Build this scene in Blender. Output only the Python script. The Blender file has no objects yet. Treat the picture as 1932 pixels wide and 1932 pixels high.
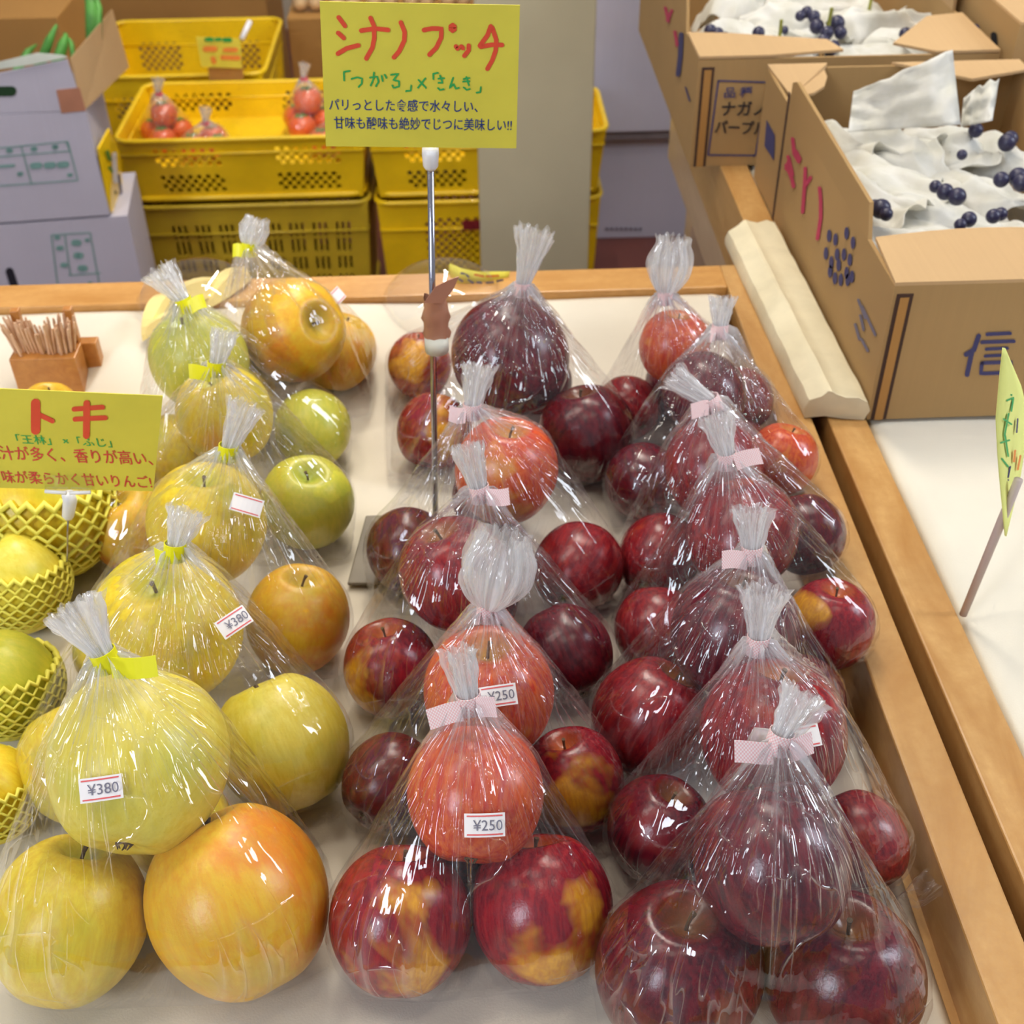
import bpy, bmesh, math, random
from mathutils import Vector, Matrix, noise
from mathutils.bvhtree import BVHTree

PI = math.pi
# ---------------------------------------------------------------- camera
F_PX, CX, H = 2300.0, 966.0, 0.62
Yc = Vector((845 - CX, -900 - CX, F_PX)).normalized()
Zc = -Vector((34.0, (F_PX * F_PX - 121 * 34.0) / 1866.0, F_PX)).normalized()
Xc = Yc.cross(Zc)
M = Matrix((Xc, Yc, Zc))            # photo axes (right, down, forward) -> world
EYE = Vector((0, 0, H))

def ray(px, py):
    return M @ Vector((px - CX, py - CX, F_PX))
def at(px, py, x=None, y=None, z=None):
    d = ray(px, py)
    t = x / d.x if x is not None else (y / d.y if y is not None else (z - H) / d.z)
    return EYE + d * t

scn = bpy.context.scene
cam_d = bpy.data.cameras.new('camera')
cam = bpy.data.objects.new('camera', cam_d)
scn.collection.objects.link(cam)
R = Matrix((M @ Vector((1, 0, 0)), M @ Vector((0, -1, 0)), M @ Vector((0, 0, -1)))).transposed()
cam.matrix_world = Matrix.Translation(EYE) @ R.to_4x4()
cam_d.sensor_fit = 'HORIZONTAL'
cam_d.lens = 4.12
cam_d.sensor_width = 4.12 * 1932 / F_PX
cam_d.clip_start = 0.02
cam_d.dof.use_dof = True
cam_d.dof.focus_distance = 0.62
cam_d.dof.aperture_fstop = 1.5
scn.camera = cam

# ---------------------------------------------------------------- world, lights, exposure
w = bpy.data.worlds.new('world'); scn.world = w; w.use_nodes = True
wb = w.node_tree.nodes['Background']
wb.inputs[0].default_value = (0.90, 0.93, 1.0, 1); wb.inputs[1].default_value = 0.27
scn.view_settings.view_transform = 'Standard'
scn.view_settings.look = 'None'
scn.view_settings.exposure = 0.12
scn.view_settings.gamma = 1.0
scn.view_settings.use_curve_mapping = False
scn.cycles.use_denoising = True
scn.cycles.transparent_max_bounces = 22
scn.cycles.max_bounces = 6
scn.cycles.diffuse_bounces = 3
scn.cycles.glossy_bounces = 2
scn.cycles.use_adaptive_sampling = True
scn.cycles.adaptive_threshold = 0.07
scn.cycles.adaptive_min_samples = 12
scn.cycles.caustics_reflective = False
scn.cycles.caustics_refractive = False
scn.cycles.sample_clamp_indirect = 6.0

def area(name, loc, target, sx, sy, power, col):
    l = bpy.data.lights.new(name, 'AREA'); l.shape = 'RECTANGLE'; l.size = sx; l.size_y = sy
    l.energy = power; l.color = col
    o = bpy.data.objects.new(name, l); scn.collection.objects.link(o)
    o.location = loc
    o.rotation_euler = (Vector(target) - Vector(loc)).to_track_quat('-Z', 'Y').to_euler()
    return o
WARM, COOL = (1.0, 0.92, 0.80), (0.82, 0.89, 1.0)
area('daylight_opening', (-1.6, -1.3, 1.5), (0, 0.7, 0), 0.5, 1.1, 31, COOL)
area('daylight_opening', (2.4, 0.6, 1.6), (0, 0.8, 0), 0.5, 1.3, 32, COOL)
area('tube_lamp', (0.3, 1.5, 1.75), (0.2, 1.3, 0), 1.2, 0.05, 10, WARM)
area('tube_lamp', (-0.9, 0.6, 1.8), (-0.6, 0.7, 0), 0.05, 1.2, 9, WARM)
area('tube_lamp', (0.0, 2.5, 1.7), (-0.05, 2.5, 0), 2.2, 0.05, 34, WARM)
for lx, ly in ((0.35, 0.35), (-0.15, 0.2), (0.15, 1.05), (-0.45, 0.95)):
    l = bpy.data.lights.new('bulb', 'POINT'); l.energy = 4.2; l.color = (1.0, 0.88, 0.70); l.shadow_soft_size = 0.022
    o = bpy.data.objects.new('bulb', l); scn.collection.objects.link(o); o.location = (lx, ly, 1.45)

# ---------------------------------------------------------------- helpers
def lin(c):
    return tuple(((v / 255) / 12.92 if v / 255 <= 0.04045 else ((v / 255 + 0.055) / 1.055) ** 2.4) for v in c) + (1,)

class NT:
    def __init__(s, name):
        s.m = bpy.data.materials.new(name); s.m.use_nodes = True; s.t = s.m.node_tree; s.n = s.t.nodes
        s.b = s.n['Principled BSDF']; s.out = s.n['Material Output']
    def add(s, typ, **kw):
        nd = s.n.new(typ)
        for k, v in kw.items():
            if k.startswith('i_'):
                key = k[2:]; key = int(key) if key.isdigit() else key.replace('_', ' ')
                nd.inputs[key].default_value = v
            else: setattr(nd, k, v)
        return nd
    def link(s, a, b): s.t.links.new(a, b)
    def ramp(s, src, stops, interp='LINEAR'):
        r = s.n.new('ShaderNodeValToRGB'); r.color_ramp.interpolation = interp
        e = r.color_ramp.elements
        while len(e) < len(stops): e.new(0.5)
        for el, (p, c) in zip(e, stops): el.position = p; el.color = c
        s.link(src, r.inputs[0]); return r.outputs[0]
    def mix(s, fac, a, b, blend='MIX'):
        nd = s.n.new('ShaderNodeMix'); nd.data_type = 'RGBA'; nd.blend_type = blend
        for i, v in ((0, fac), (6, a), (7, b)):
            if hasattr(v, 'is_linked') or isinstance(v, bpy.types.NodeSocket): s.link(v, nd.inputs[i])
            else: nd.inputs[i].default_value = v
        return nd.outputs[2]
    def math(s, op, a, b=None, clamp=False):
        nd = s.n.new('ShaderNodeMath'); nd.operation = op; nd.use_clamp = clamp
        for i, v in ((0, a), (1, b)):
            if v is None: continue
            if isinstance(v, bpy.types.NodeSocket): s.link(v, nd.inputs[i])
            else: nd.inputs[i].default_value = v
        return nd.outputs[0]
    def noise(s, vec, scale, detail=3, rough=0.5, dist=0.0):
        nd = s.add('ShaderNodeTexNoise', i_Scale=scale, i_Detail=detail, i_Roughness=rough, i_Distortion=dist)
        if vec is not None: s.link(vec, nd.inputs['Vector'])
        return nd.outputs[0]
    def coord(s, which='Object'): return s.add('ShaderNodeTexCoord').outputs[which]
    def mapped(s, vec, scale, loc=(0, 0, 0)):
        nd = s.add('ShaderNodeMapping'); nd.inputs['Scale'].default_value = scale; nd.inputs['Location'].default_value = loc
        s.link(vec, nd.inputs['Vector']); return nd.outputs[0]
    def bump(s, h, strength=0.3, dist=0.002):
        nd = s.add('ShaderNodeBump', i_Strength=strength, i_Distance=dist); s.link(h, nd.inputs['Height'])
        s.link(nd.outputs[0], s.b.inputs['Normal']); return nd.outputs[0]

def simple(name, col, rough=0.6, var=0.08, scale=20, bump=0.0, metal=0.0, spec=0.5, coat=0.0, trans=0.0):
    m = NT(name); c = lin(col)
    n = m.noise(m.coord(), scale, 4)
    lo = tuple(max(0, v * (1 - var * 1.6)) for v in c[:3]) + (1,); hi = tuple(min(1, v * (1 + var * 1.6)) for v in c[:3]) + (1,)
    m.link(m.ramp(n, [(0.3, lo), (0.7, hi)]), m.b.inputs['Base Color'])
    m.b.inputs['Roughness'].default_value = rough; m.b.inputs['Metallic'].default_value = metal
    m.b.inputs['Specular IOR Level'].default_value = spec; m.b.inputs['Coat Weight'].default_value = coat
    if trans: m.b.inputs['Transmission Weight'].default_value = trans
    if bump: m.bump(n, bump, 0.003)
    return m.m

def mesh_obj(name, verts, faces, mat=None, parent=None, smooth=False, loc=None):
    me = bpy.data.meshes.new(name); me.from_pydata([tuple(v) for v in verts], [], faces); me.update()
    if smooth:
        for p in me.polygons: p.use_smooth = True
    o = bpy.data.objects.new(name, me); scn.collection.objects.link(o)
    if mat: me.materials.append(mat)
    if parent: o.parent = parent
    if loc is not None: o.location = loc
    return o
def bm_obj(name, bm, mat=None, parent=None, smooth=False):
    me = bpy.data.meshes.new(name); bm.normal_update(); bm.to_mesh(me); bm.free()
    if smooth:
        for p in me.polygons: p.use_smooth = True
    o = bpy.data.objects.new(name, me); scn.collection.objects.link(o)
    if mat: me.materials.append(mat)
    if parent: o.parent = parent
    return o
def tag(o, label, cat=None, group=None, kind=None):
    if label: o['label'] = label
    if cat: o['category'] = cat
    if group: o['group'] = group
    if kind: o['kind'] = kind
    return o
def empty(name, loc, label, cat, group=None, rot=(0, 0, 0)):
    o = bpy.data.objects.new(name, None); scn.collection.objects.link(o); o.location = loc; o.rotation_euler = rot
    o.empty_display_size = 0.02
    return tag(o, label, cat, group)
def bevel(o, w=0.002, seg=2):
    md = o.modifiers.new('bevel', 'BEVEL'); md.width = w; md.segments = seg; md.limit_method = 'ANGLE'; return o
def add_box(bm, x0, x1, y0, y1, z0, z1, mtx=None):
    vs = [bm.verts.new((x, y, z)) for x in (x0, x1) for y in (y0, y1) for z in (z0, z1)]
    for f in ((0, 1, 3, 2), (4, 6, 7, 5), (0, 4, 5, 1), (2, 3, 7, 6), (0, 2, 6, 4), (1, 5, 7, 3)):
        bm.faces.new([vs[i] for i in f])
    if mtx: bmesh.ops.transform(bm, matrix=mtx, verts=vs)
    return vs
def box(name, b, mat, parent=None, bev=0.0, mtx=None):
    bm = bmesh.new(); add_box(bm, *b, mtx); o = bm_obj(name, bm, mat, parent)
    if bev: bevel(o, bev)
    return o
def slab(name, pts, n, th, mat, parent=None):
    """flat polygon given by world points, thickened by th against direction n"""
    n = Vector(n).normalized() * th; k = len(pts)
    vs = [Vector(p) for p in pts] + [Vector(p) - n for p in pts]
    fs = [list(range(k)), list(range(2 * k - 1, k - 1, -1))] + [[i, i + k, (i + 1) % k + k, (i + 1) % k] for i in range(k)]
    return mesh_obj(name, vs, fs, mat, parent)
def tube(bm, pts, rad, seg=8, closed=False, cap=True):
    pts = [Vector(p) for p in pts]; n = len(pts); rings = []
    rr = rad if isinstance(rad, (list, tuple)) else [rad] * n
    prev = None
    for i, p in enumerate(pts):
        a = pts[(i - 1) % n] if (i > 0 or closed) else p
        b = pts[(i + 1) % n] if (i < n - 1 or closed) else p
        t = (b - a)
        t = t.normalized() if t.length > 1e-9 else Vector((0, 0, 1))
        u = prev if prev is not None else (Vector((0, 0, 1)) if abs(t.z) < 0.9 else Vector((1, 0, 0)))
        u = (u - t * u.dot(t)).normalized(); prev = u; v = t.cross(u)
        rings.append([bm.verts.new(p + (u * math.cos(q) + v * math.sin(q)) * rr[i]) for q in [2 * PI * k / seg for k in range(seg)]])
    for i in range(n if closed else n - 1):
        A, B = rings[i], rings[(i + 1) % n]
        for k in range(seg): bm.faces.new((A[k], A[(k + 1) % seg], B[(k + 1) % seg], B[k]))
    if cap and not closed:
        bm.faces.new(rings[0][::-1]); bm.faces.new(rings[-1])
def lathe(name, prof, mat, parent=None, seg=32, loc=None, smooth=True, close=False):
    vs, fs = [], []
    for (r, z) in prof:
        for k in range(seg): vs.append((r * math.cos(2 * PI * k / seg), r * math.sin(2 * PI * k / seg), z))
    for i in range(len(prof) - 1):
        for k in range(seg):
            fs.append((i * seg + k, i * seg + (k + 1) % seg, (i + 1) * seg + (k + 1) % seg, (i + 1) * seg + k))
    if close: fs.append(tuple(range(seg))[::-1]); fs.append(tuple((len(prof) - 1) * seg + k for k in range(seg)))
    return mesh_obj(name, vs, fs, mat, parent, smooth, loc)
def strokes(name, lines, width, mat, parent, mapf, lift, n):
    """marker strokes: polylines in a card's own coordinates, mapped to the card's face"""
    bm = bmesh.new(); n = Vector(n).normalized() * lift
    for li, L in enumerate(lines):
        wd = width
        if isinstance(L, tuple): L, wd = L
        P = [Vector((p[0], p[1])) for p in L]
        Q = []
        for i in range(len(P) - 1):
            k = max(1, int((P[i + 1] - P[i]).length / (wd * 0.6)))
            Q += [P[i].lerp(P[i + 1], j / k) for j in range(k)]
        Q.append(P[-1])
        if len(Q) == 1: Q.append(Q[0] + Vector((0.01, 0)))
        dz = n * (1 + 0.05 * (li % 7))
        for p in (Q[0], Q[-1]):
            bm.faces.new([bm.verts.new(mapf(p.x + wd / 2 * math.cos(a), p.y + wd / 2 * math.sin(a)) + dz * 1.4) for a in [2 * PI * k / 10 for k in range(10)]])
        L_, R_ = [], []
        for i, p in enumerate(Q):
            t = (Q[min(i + 1, len(Q) - 1)] - Q[max(i - 1, 0)]).normalized(); s = Vector((-t.y, t.x)) * wd / 2
            L_.append(bm.verts.new(mapf(p.x + s.x, p.y + s.y) + dz)); R_.append(bm.verts.new(mapf(p.x - s.x, p.y - s.y) + dz))
        for i in range(len(Q) - 1): bm.faces.new((L_[i], L_[i + 1], R_[i + 1], R_[i]))
    return bm_obj(name, bm, mat, parent)
def text_mesh(name, s, size, mat, parent, origin, u, v, bold=0.0, sx=1.0):
    """a line of lettering laid on the plane through origin with reading direction u and up v"""
    c = bpy.data.curves.new(name, 'FONT'); c.body = s; c.size = size; c.offset = bold; c.resolution_u = 3
    o = bpy.data.objects.new(name, c); scn.collection.objects.link(o)
    bpy.context.view_layer.update()
    me = bpy.data.meshes.new_from_object(o.evaluated_get(bpy.context.evaluated_depsgraph_get()))
    bpy.data.objects.remove(o); bpy.data.curves.remove(c)
    u = Vector(u).normalized(); v = Vector(v).normalized(); n = u.cross(v)
    mt = Matrix((u * sx, v, n)).transposed().to_4x4(); mt.translation = Vector(origin)
    me.transform(mt)
    ob = bpy.data.objects.new(name, me); scn.collection.objects.link(ob); me.materials.clear(); me.materials.append(mat)
    if parent: ob.parent = parent
    return ob

# ---------------------------------------------------------------- materials
def wood(name, c1, c2, along=1, sc=1.0, rough=0.35):
    m = NT(name); s = [14 * sc, 14 * sc, 14 * sc]; s[along] = 3 * sc
    n1 = m.noise(m.mapped(m.coord(), tuple(s)), 2.2, 5, 0.6, 0.6)
    n2 = m.noise(m.mapped(m.coord(), (60, 60, 60)), 2.0, 4, 0.6)
    c = m.ramp(n1, [(0.30, lin(c2)), (0.62, lin(c1))])
    c = m.mix(m.ramp(n2, [(0.35, (0, 0, 0, 1)), (0.75, (0.45, 0.45, 0.45, 1))]), c, lin(c2))
    m.link(c, m.b.inputs['Base Color']); m.b.inputs['Roughness'].default_value = rough
    m.b.inputs['Coat Weight'].default_value = 0.25; m.b.inputs['Coat Roughness'].default_value = 0.2
    m.bump(n2, 0.12, 0.001)
    return m.m
RAIL = wood('varnished_beech', (204, 160, 100), (176, 126, 66))
RAILX = wood('varnished_beech_cross', (212, 160, 92), (184, 128, 60), along=0)
APRON = wood('pale_wood', (206, 178, 150), (188, 158, 130))
BAMBOO = wood('bamboo', (196, 134, 66), (172, 108, 46), sc=3)
PICK = wood('toothpick_wood', (226, 190, 156), (196, 150, 116), along=2, sc=4, rough=0.7)
def cloth_mat(name, col):
    m = NT(name); n = m.noise(m.coord(), 9, 4); wv = m.noise(m.coord(), 900, 1)
    c = lin(col); m.link(m.ramp(n, [(0.25, tuple(v * 0.9 for v in c[:3]) + (1,)), (0.7, c)]), m.b.inputs['Base Color'])
    m.b.inputs['Roughness'].default_value = 0.85; m.b.inputs['Specular IOR Level'].default_value = 0.15; m.bump(wv, 0.15, 0.0006); return m.m
CLOTH = cloth_mat('cream_cloth', (226, 217, 200)); CLOTH2 = cloth_mat('ivory_cloth', (228, 222, 206))
def card(name, col, var=0.05, rough=0.8):
    m = NT(name); co = m.coord(); n = m.noise(co, 7, 3); r = m.noise(m.mapped(co, (240, 2, 2)), 1.5, 2)
    c = lin(col); a = tuple(v * (1 - var * 2) for v in c[:3]) + (1,)
    cc = m.mix(0.25, m.ramp(n, [(0.3, a), (0.7, c)]), m.ramp(r, [(0.35, a), (0.65, c)]))
    m.link(cc, m.b.inputs['Base Color']); m.b.inputs['Roughness'].default_value = rough
    m.b.inputs['Specular IOR Level'].default_value = 0.25; m.bump(r, 0.08, 0.0008); return m.m
CARD = card('corrugated_card', (174, 141, 94)); CARD_IN = card('card_inner', (198, 164, 120)); CARD_DK = card('card_brown', (176, 130, 72))
WHITEBOX = card('white_coated_card', (190, 186, 200)); EDGE = simple('card_edge', (66, 44, 34), 0.9)
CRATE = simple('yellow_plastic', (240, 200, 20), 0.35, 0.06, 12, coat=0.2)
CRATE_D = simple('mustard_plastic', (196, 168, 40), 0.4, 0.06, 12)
PAPERY = simple('yellow_card', (222, 211, 74), 0.75, 0.03, 30); PAPERL = simple('pale_yellow_card', (236, 240, 140), 0.75, 0.03, 30)
RED_INK = simple('red_marker', (228, 78, 48), 0.6, 0.05); GREEN_INK = simple('green_marker', (44, 166, 82), 0.6, 0.05)
BLUE_INK = simple('blue_marker', (36, 60, 128), 0.6, 0.05); CRIM_INK = simple('crimson_marker', (214, 62, 62), 0.6, 0.05)
NAVY = simple('navy_print', (62, 60, 104), 0.8, 0.05); PINK_INK = simple('pink_print', (186, 54, 88), 0.8, 0.05)
BLACK_INK = simple('black_marker', (34, 28, 34), 0.7, 0.05); TEAL = simple('green_print', (116, 156, 150), 0.8, 0.05)
GREYTX = simple('grey_print', (112, 106, 124), 0.8, 0.05); ORANGE_INK = simple('orange_marker', (236, 140, 60), 0.7, 0.05)
TAPE_BR = simple('brown_tape', (176, 122, 96), 0.3); STEEL = simple('steel', (190, 188, 200), 0.18, 0.02, metal=1.0)
STEM = simple('stem_brown', (96, 74, 44), 0.7, 0.25, 60); WHITE_PL = simple('white_plastic', (236, 236, 240), 0.35, 0.02)
TAUPE = simple('taupe_plate', (124, 114, 98), 0.5, 0.05); TISSUE = None
def tissue():
    m = NT('tissue_paper'); n = m.noise(m.coord(), 30, 4, 0.6)
    m.link(m.ramp(n, [(0.3, lin((224, 222, 210))), (0.7, lin((244, 243, 240)))]), m.b.inputs['Base Color'])
    m.b.inputs['Roughness'].default_value = 0.7; m.b.inputs['Specular IOR Level'].default_value = 0.2
    m.b.inputs['Subsurface Weight'].default_value = 0.0
    tr = m.add('ShaderNodeBsdfTranslucent'); tr.inputs[0].default_value = lin((240, 238, 228))
    mx = m.add('ShaderNodeMixShader'); mx.inputs[0].default_value = 0.3
    m.link(m.b.outputs[0], mx.inputs[1]); m.link(tr.outputs[0], mx.inputs[2]); m.link(mx.outputs[0], m.out.inputs[0])
    m.bump(n, 0.3, 0.002); return m.m
TISSUE = tissue()
TOWEL = simple('paper_towel', (226, 216, 186), 0.9, 0.04, 40, bump=0.4, spec=0.1)
GRAPE = simple('grape_skin', (46, 44, 72), 0.38, 0.25, 60, coat=0.1)
LEAF = simple('leaf_green', (84, 150, 62), 0.5, 0.2, 30)
FLOORM = simple('dark_red_floor', (104, 56, 48), 0.45, 0.12, 6)

def film(name, base_gather, gloss=0.09, tint=(0.975, 0.975, 0.985, 1), bump=0.35, sc=(46, 2.2, 1), crease=1.0, rough=0.035, fmul=0.42):
    m = NT(name); m.n.remove(m.b)
    uv = m.add('ShaderNodeUVMap').outputs[0]
    st = m.noise(m.mapped(uv, sc), 1.0, 2, 0.62, 0.0)
    st2 = m.noise(m.mapped(uv, (sc[0] * 0.22, sc[1] * 2.2, 1)), 1.0, 1, 0.6, 0.0)
    def ridge(src, p):
        r = m.math('SUBTRACT', 1.0, m.math('MULTIPLY', m.math('ABSOLUTE', m.math('SUBTRACT', src, 0.5)), 2.0), True)
        return m.math('POWER', r, p)
    r1 = ridge(m.noise(m.mapped(uv, (24, 0.55, 1), (3, 1, 0)), 1.0, 1, 0.4, 0.0), 26.0)
    r2 = ridge(m.noise(m.mapped(uv, (50, 1.6, 1), (1, 7, 0)), 1.0, 1, 0.5, 0.0), 30.0)
    r3 = ridge(m.noise(m.mapped(uv, (9, 2.6, 1), (5, 2, 0)), 1.0, 1, 0.5, 0.3), 34.0)
    cr = m.math('MAXIMUM', m.math('MAXIMUM', r1, m.math('MULTIPLY', r2, 0.7)), m.math('MULTIPLY', r3, 0.8))
    ga = m.add('ShaderNodeAttribute', attribute_name='gather').outputs['Fac']
    mk = m.ramp(m.noise(m.mapped(uv, (7, 1.3, 1), (2, 9, 0)), 1.0, 0, 0.5), [(0.44, (0.0,) * 3 + (1,)), (0.60, (1,) * 3 + (1,))])
    mk = m.math('ADD', m.math('MULTIPLY', mk, 0.8), m.math('MULTIPLY', ga, 3.0), True)
    cr = m.math('MULTIPLY', cr, mk)
    h = m.math('ADD', m.math('MULTIPLY', st, 0.25), m.math('ADD', m.math('MULTIPLY', st2, 0.9), m.math('MULTIPLY', cr, 0.45 * crease)))
    bp = m.add('ShaderNodeBump', i_Strength=bump, i_Distance=0.004); m.link(h, bp.inputs['Height'])
    lw = m.add('ShaderNodeLayerWeight', i_Blend=0.5); m.link(bp.outputs[0], lw.inputs['Normal'])
    f = m.math('MULTIPLY', m.math('POWER', lw.outputs['Facing'], 3.4), fmul)
    f = m.math('ADD', f, m.math('ADD', gloss, m.math('MULTIPLY', cr, 0.16 * crease)), True)
    gl = m.add('ShaderNodeBsdfGlossy')
    gl.inputs['Roughness'].default_value = rough; gl.inputs['Color'].default_value = (1, 1, 1, 1); m.link(bp.outputs[0], gl.inputs['Normal'])
    tr = m.add('ShaderNodeBsdfTransparent'); tr.inputs[0].default_value = tint
    g = m.math('MULTIPLY', m.math('ADD', ga, base_gather), m.ramp(st, [(0.36, (0.25,) * 3 + (1,)), (0.66, (1.5,) * 3 + (1,))]), True)
    g = m.math('ADD', g, m.math('MULTIPLY', cr, 0.10 * crease), True)
    df = m.add('ShaderNodeBsdfDiffuse'); df.inputs[0].default_value = (0.97, 0.97, 0.99, 1)
    tl = m.add('ShaderNodeBsdfTranslucent'); tl.inputs[0].default_value = (0.97, 0.97, 0.99, 1)
    dm = m.add('ShaderNodeMixShader'); dm.inputs[0].default_value = 0.45; m.link(df.outputs[0], dm.inputs[1]); m.link(tl.outputs[0], dm.inputs[2])
    m1 = m.add('ShaderNodeMixShader'); m.link(g, m1.inputs[0]); m.link(tr.outputs[0], m1.inputs[1]); m.link(dm.outputs[0], m1.inputs[2])
    m2 = m.add('ShaderNodeMixShader'); m.link(f, m2.inputs[0]); m.link(m1.outputs[0], m2.inputs[1]); m.link(gl.outputs[0], m2.inputs[2])
    m.link(m2.outputs[0], m.out.inputs[0]); return m.m
FILM = film('clear_bag_film', 0.0, gloss=0.05, bump=0.85); TUFT = film('gathered_film', 0.16, gloss=0.06, tint=(1, 1, 1, 1), bump=0.25, sc=(30, 1.5, 1), fmul=0.12, crease=0.5)
CLEAR = film('clear_plastic', 0.01, gloss=0.07, bump=0.0, crease=0.0)

def label_mat():
    return simple('price_label_paper', (240, 236, 236), 0.6, 0.02)
LABEL = label_mat(); RED_LINE = simple('red_line_print', (224, 96, 96), 0.6, 0.03); PRICE_INK = simple('grey_stamp', (118, 116, 132), 0.7)
YTAPE = simple('yellow_tape', (240, 236, 20), 0.4, 0.04)
def pink_tape():
    m = NT('pink_check_tape'); uv = m.add('ShaderNodeUVMap').outputs[0]
    ck = m.add('ShaderNodeTexChecker', i_Scale=22.0); m.link(uv, ck.inputs['Vector'])
    ck.inputs[1].default_value = lin((248, 232, 232)); ck.inputs[2].default_value = lin((240, 190, 192))
    m.link(ck.outputs[0], m.b.inputs['Base Color']); m.b.inputs['Roughness'].default_value = 0.45; return m.m
PTAPE = pink_tape()

def apple_mat(name, kind):
    m = NT(name); co = m.coord(); info = m.add('ShaderNodeObjectInfo')
    rnd = info.outputs['Random']
    off = m.add('ShaderNodeVectorMath', operation='ADD'); m.link(co, off.inputs[0])
    cb = m.add('ShaderNodeCombineXYZ'); m.link(m.math('MULTIPLY', rnd, 37.0), cb.inputs[0]); m.link(m.math('MULTIPLY', rnd, 11.0), cb.inputs[1]); m.link(cb.outputs[0], off.inputs[1])
    v = off.outputs[0]
    sep = m.add('ShaderNodeSeparateXYZ'); m.link(co, sep.inputs[0]); x, y, z = sep.outputs
    big = m.noise(v, 0.9, 3, 0.5, 0.4)
    streak = m.noise(m.mapped(v, (7, 7, 0.9)), 1.6, 5, 0.65, 0.3)
    fine = m.noise(v, 14, 3, 0.6)
    vor = m.add('ShaderNodeTexVoronoi', i_Scale=15.0 if kind[0] == 'y' else 22.0); m.link(v, vor.inputs['Vector'])
    dots = m.ramp(vor.outputs['Distance'], [(0.05, (1,) * 3 + (1,)), (0.11, (0,) * 3 + (1,))])
    radial = m.math('SQRT', m.math('ADD', m.math('MULTIPLY', x, x), m.math('MULTIPLY', y, y)))
    pole = m.math('MULTIPLY', m.ramp(radial, [(0.08, (1,) * 3 + (1,)), (0.42, (0,) * 3 + (1,))]), m.math('GREATER_THAN', z, 0.3))
    P = {'y_yellow': ((236, 212, 58), (226, 190, 40), (236, 160, 40), (176, 186, 50)),
         'y_pale': ((238, 222, 92), (228, 206, 62), (232, 190, 60), (196, 200, 78)),
         'y_orange': ((232, 188, 48), (228, 164, 38), (228, 134, 34), (184, 166, 44)),
         'y_green': ((216, 206, 70), (196, 196, 60), (222, 186, 56), (160, 176, 60)),
         'r_red': ((160, 32, 34), (106, 8, 26), (196, 80, 38), (186, 126, 46)),
         'r_dark': ((112, 14, 30), (66, 4, 22), (146, 36, 34), (136, 88, 38)),
         'r_orange': ((222, 104, 44), (194, 52, 36), (236, 168, 62), (200, 166, 70)),
         'r_patch': ((164, 28, 38), (112, 8, 30), (236, 170, 40), (206, 112, 44))}[kind]
    a, b, c, d = [lin(q) for q in P]
    col = m.mix(m.ramp(streak, [(0.36, (0,) * 3 + (1,)), (0.64, (1,) * 3 + (1,))]), a, b)
    patch = m.math('ADD', m.math('MULTIPLY', x, 0.55 if kind in ('r_patch', 'y_orange') else 0.28), m.math('MULTIPLY', m.math('SUBTRACT', big, 0.5), 2.2))
    lo, hi = (0.38, 0.68) if kind in ('r_patch', 'y_orange', 'r_orange') else (0.42, 0.85)
    pf = m.ramp(patch, [(lo, (0,) * 3 + (1,)), (hi, (1,) * 3 + (1,))])
    pf = m.math('MULTIPLY', pf, m.ramp(streak, [(0.3, (0.55,) * 3 + (1,)), (0.6, (1,) * 3 + (1,))]))
    col = m.mix(pf, col, c); col = m.mix(m.math('MULTIPLY', pole, 0.8), col, d)
    if kind[0] == 'y':
        g2 = m.noise(v, 1.3, 2); col = m.mix(m.ramp(g2, [(0.5, (0,) * 3 + (1,)), (0.75, (0.6,) * 3 + (1,))]), col, d)
        col = m.mix(m.math('MULTIPLY', dots, 0.35), col, lin((150, 120, 50)))
    else:
        col = m.mix(m.math('MULTIPLY', dots, 0.25), col, lin((226, 160, 130)))
    col = m.mix(m.ramp(fine, [(0.3, (0.12,) * 3 + (1,)), (0.7, (0,) * 3 + (1,))]), col, b)
    m.link(col, m.b.inputs['Base Color'])
    m.b.inputs['Roughness'].default_value = 0.36 if kind[0] == 'y' else 0.26
    m.b.inputs['Specular IOR Level'].default_value = 0.5
    m.b.inputs['Subsurface Weight'].default_value = 0.0
    m.bump(fine, 0.05, 0.004); return m.m
KINDS = ['y_yellow', 'y_pale', 'y_orange', 'y_green', 'r_red', 'r_dark', 'r_orange', 'r_patch']
AM = {k: apple_mat('apple_' + k, k) for k in KINDS}

# ---------------------------------------------------------------- structure
FZ = -0.78
def struct(o, label=None): o['kind'] = 'structure'; return o
struct(box('floor', (-3, 3.5, -1.0, 4.6, FZ - 0.05, FZ), FLOORM))
struct(box('wall_back', (-3, 3.5, 4.5, 4.6, FZ, 1.9), simple('back_wall_paint', (196, 186, 168), 0.9)))
pil = struct(box('pillar', (0.016, 0.2, 1.9, 2.08, FZ, 1.7), simple('pillar_paint', (196, 188, 158), 0.8, 0.05, 5), bev=0.002))

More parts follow.
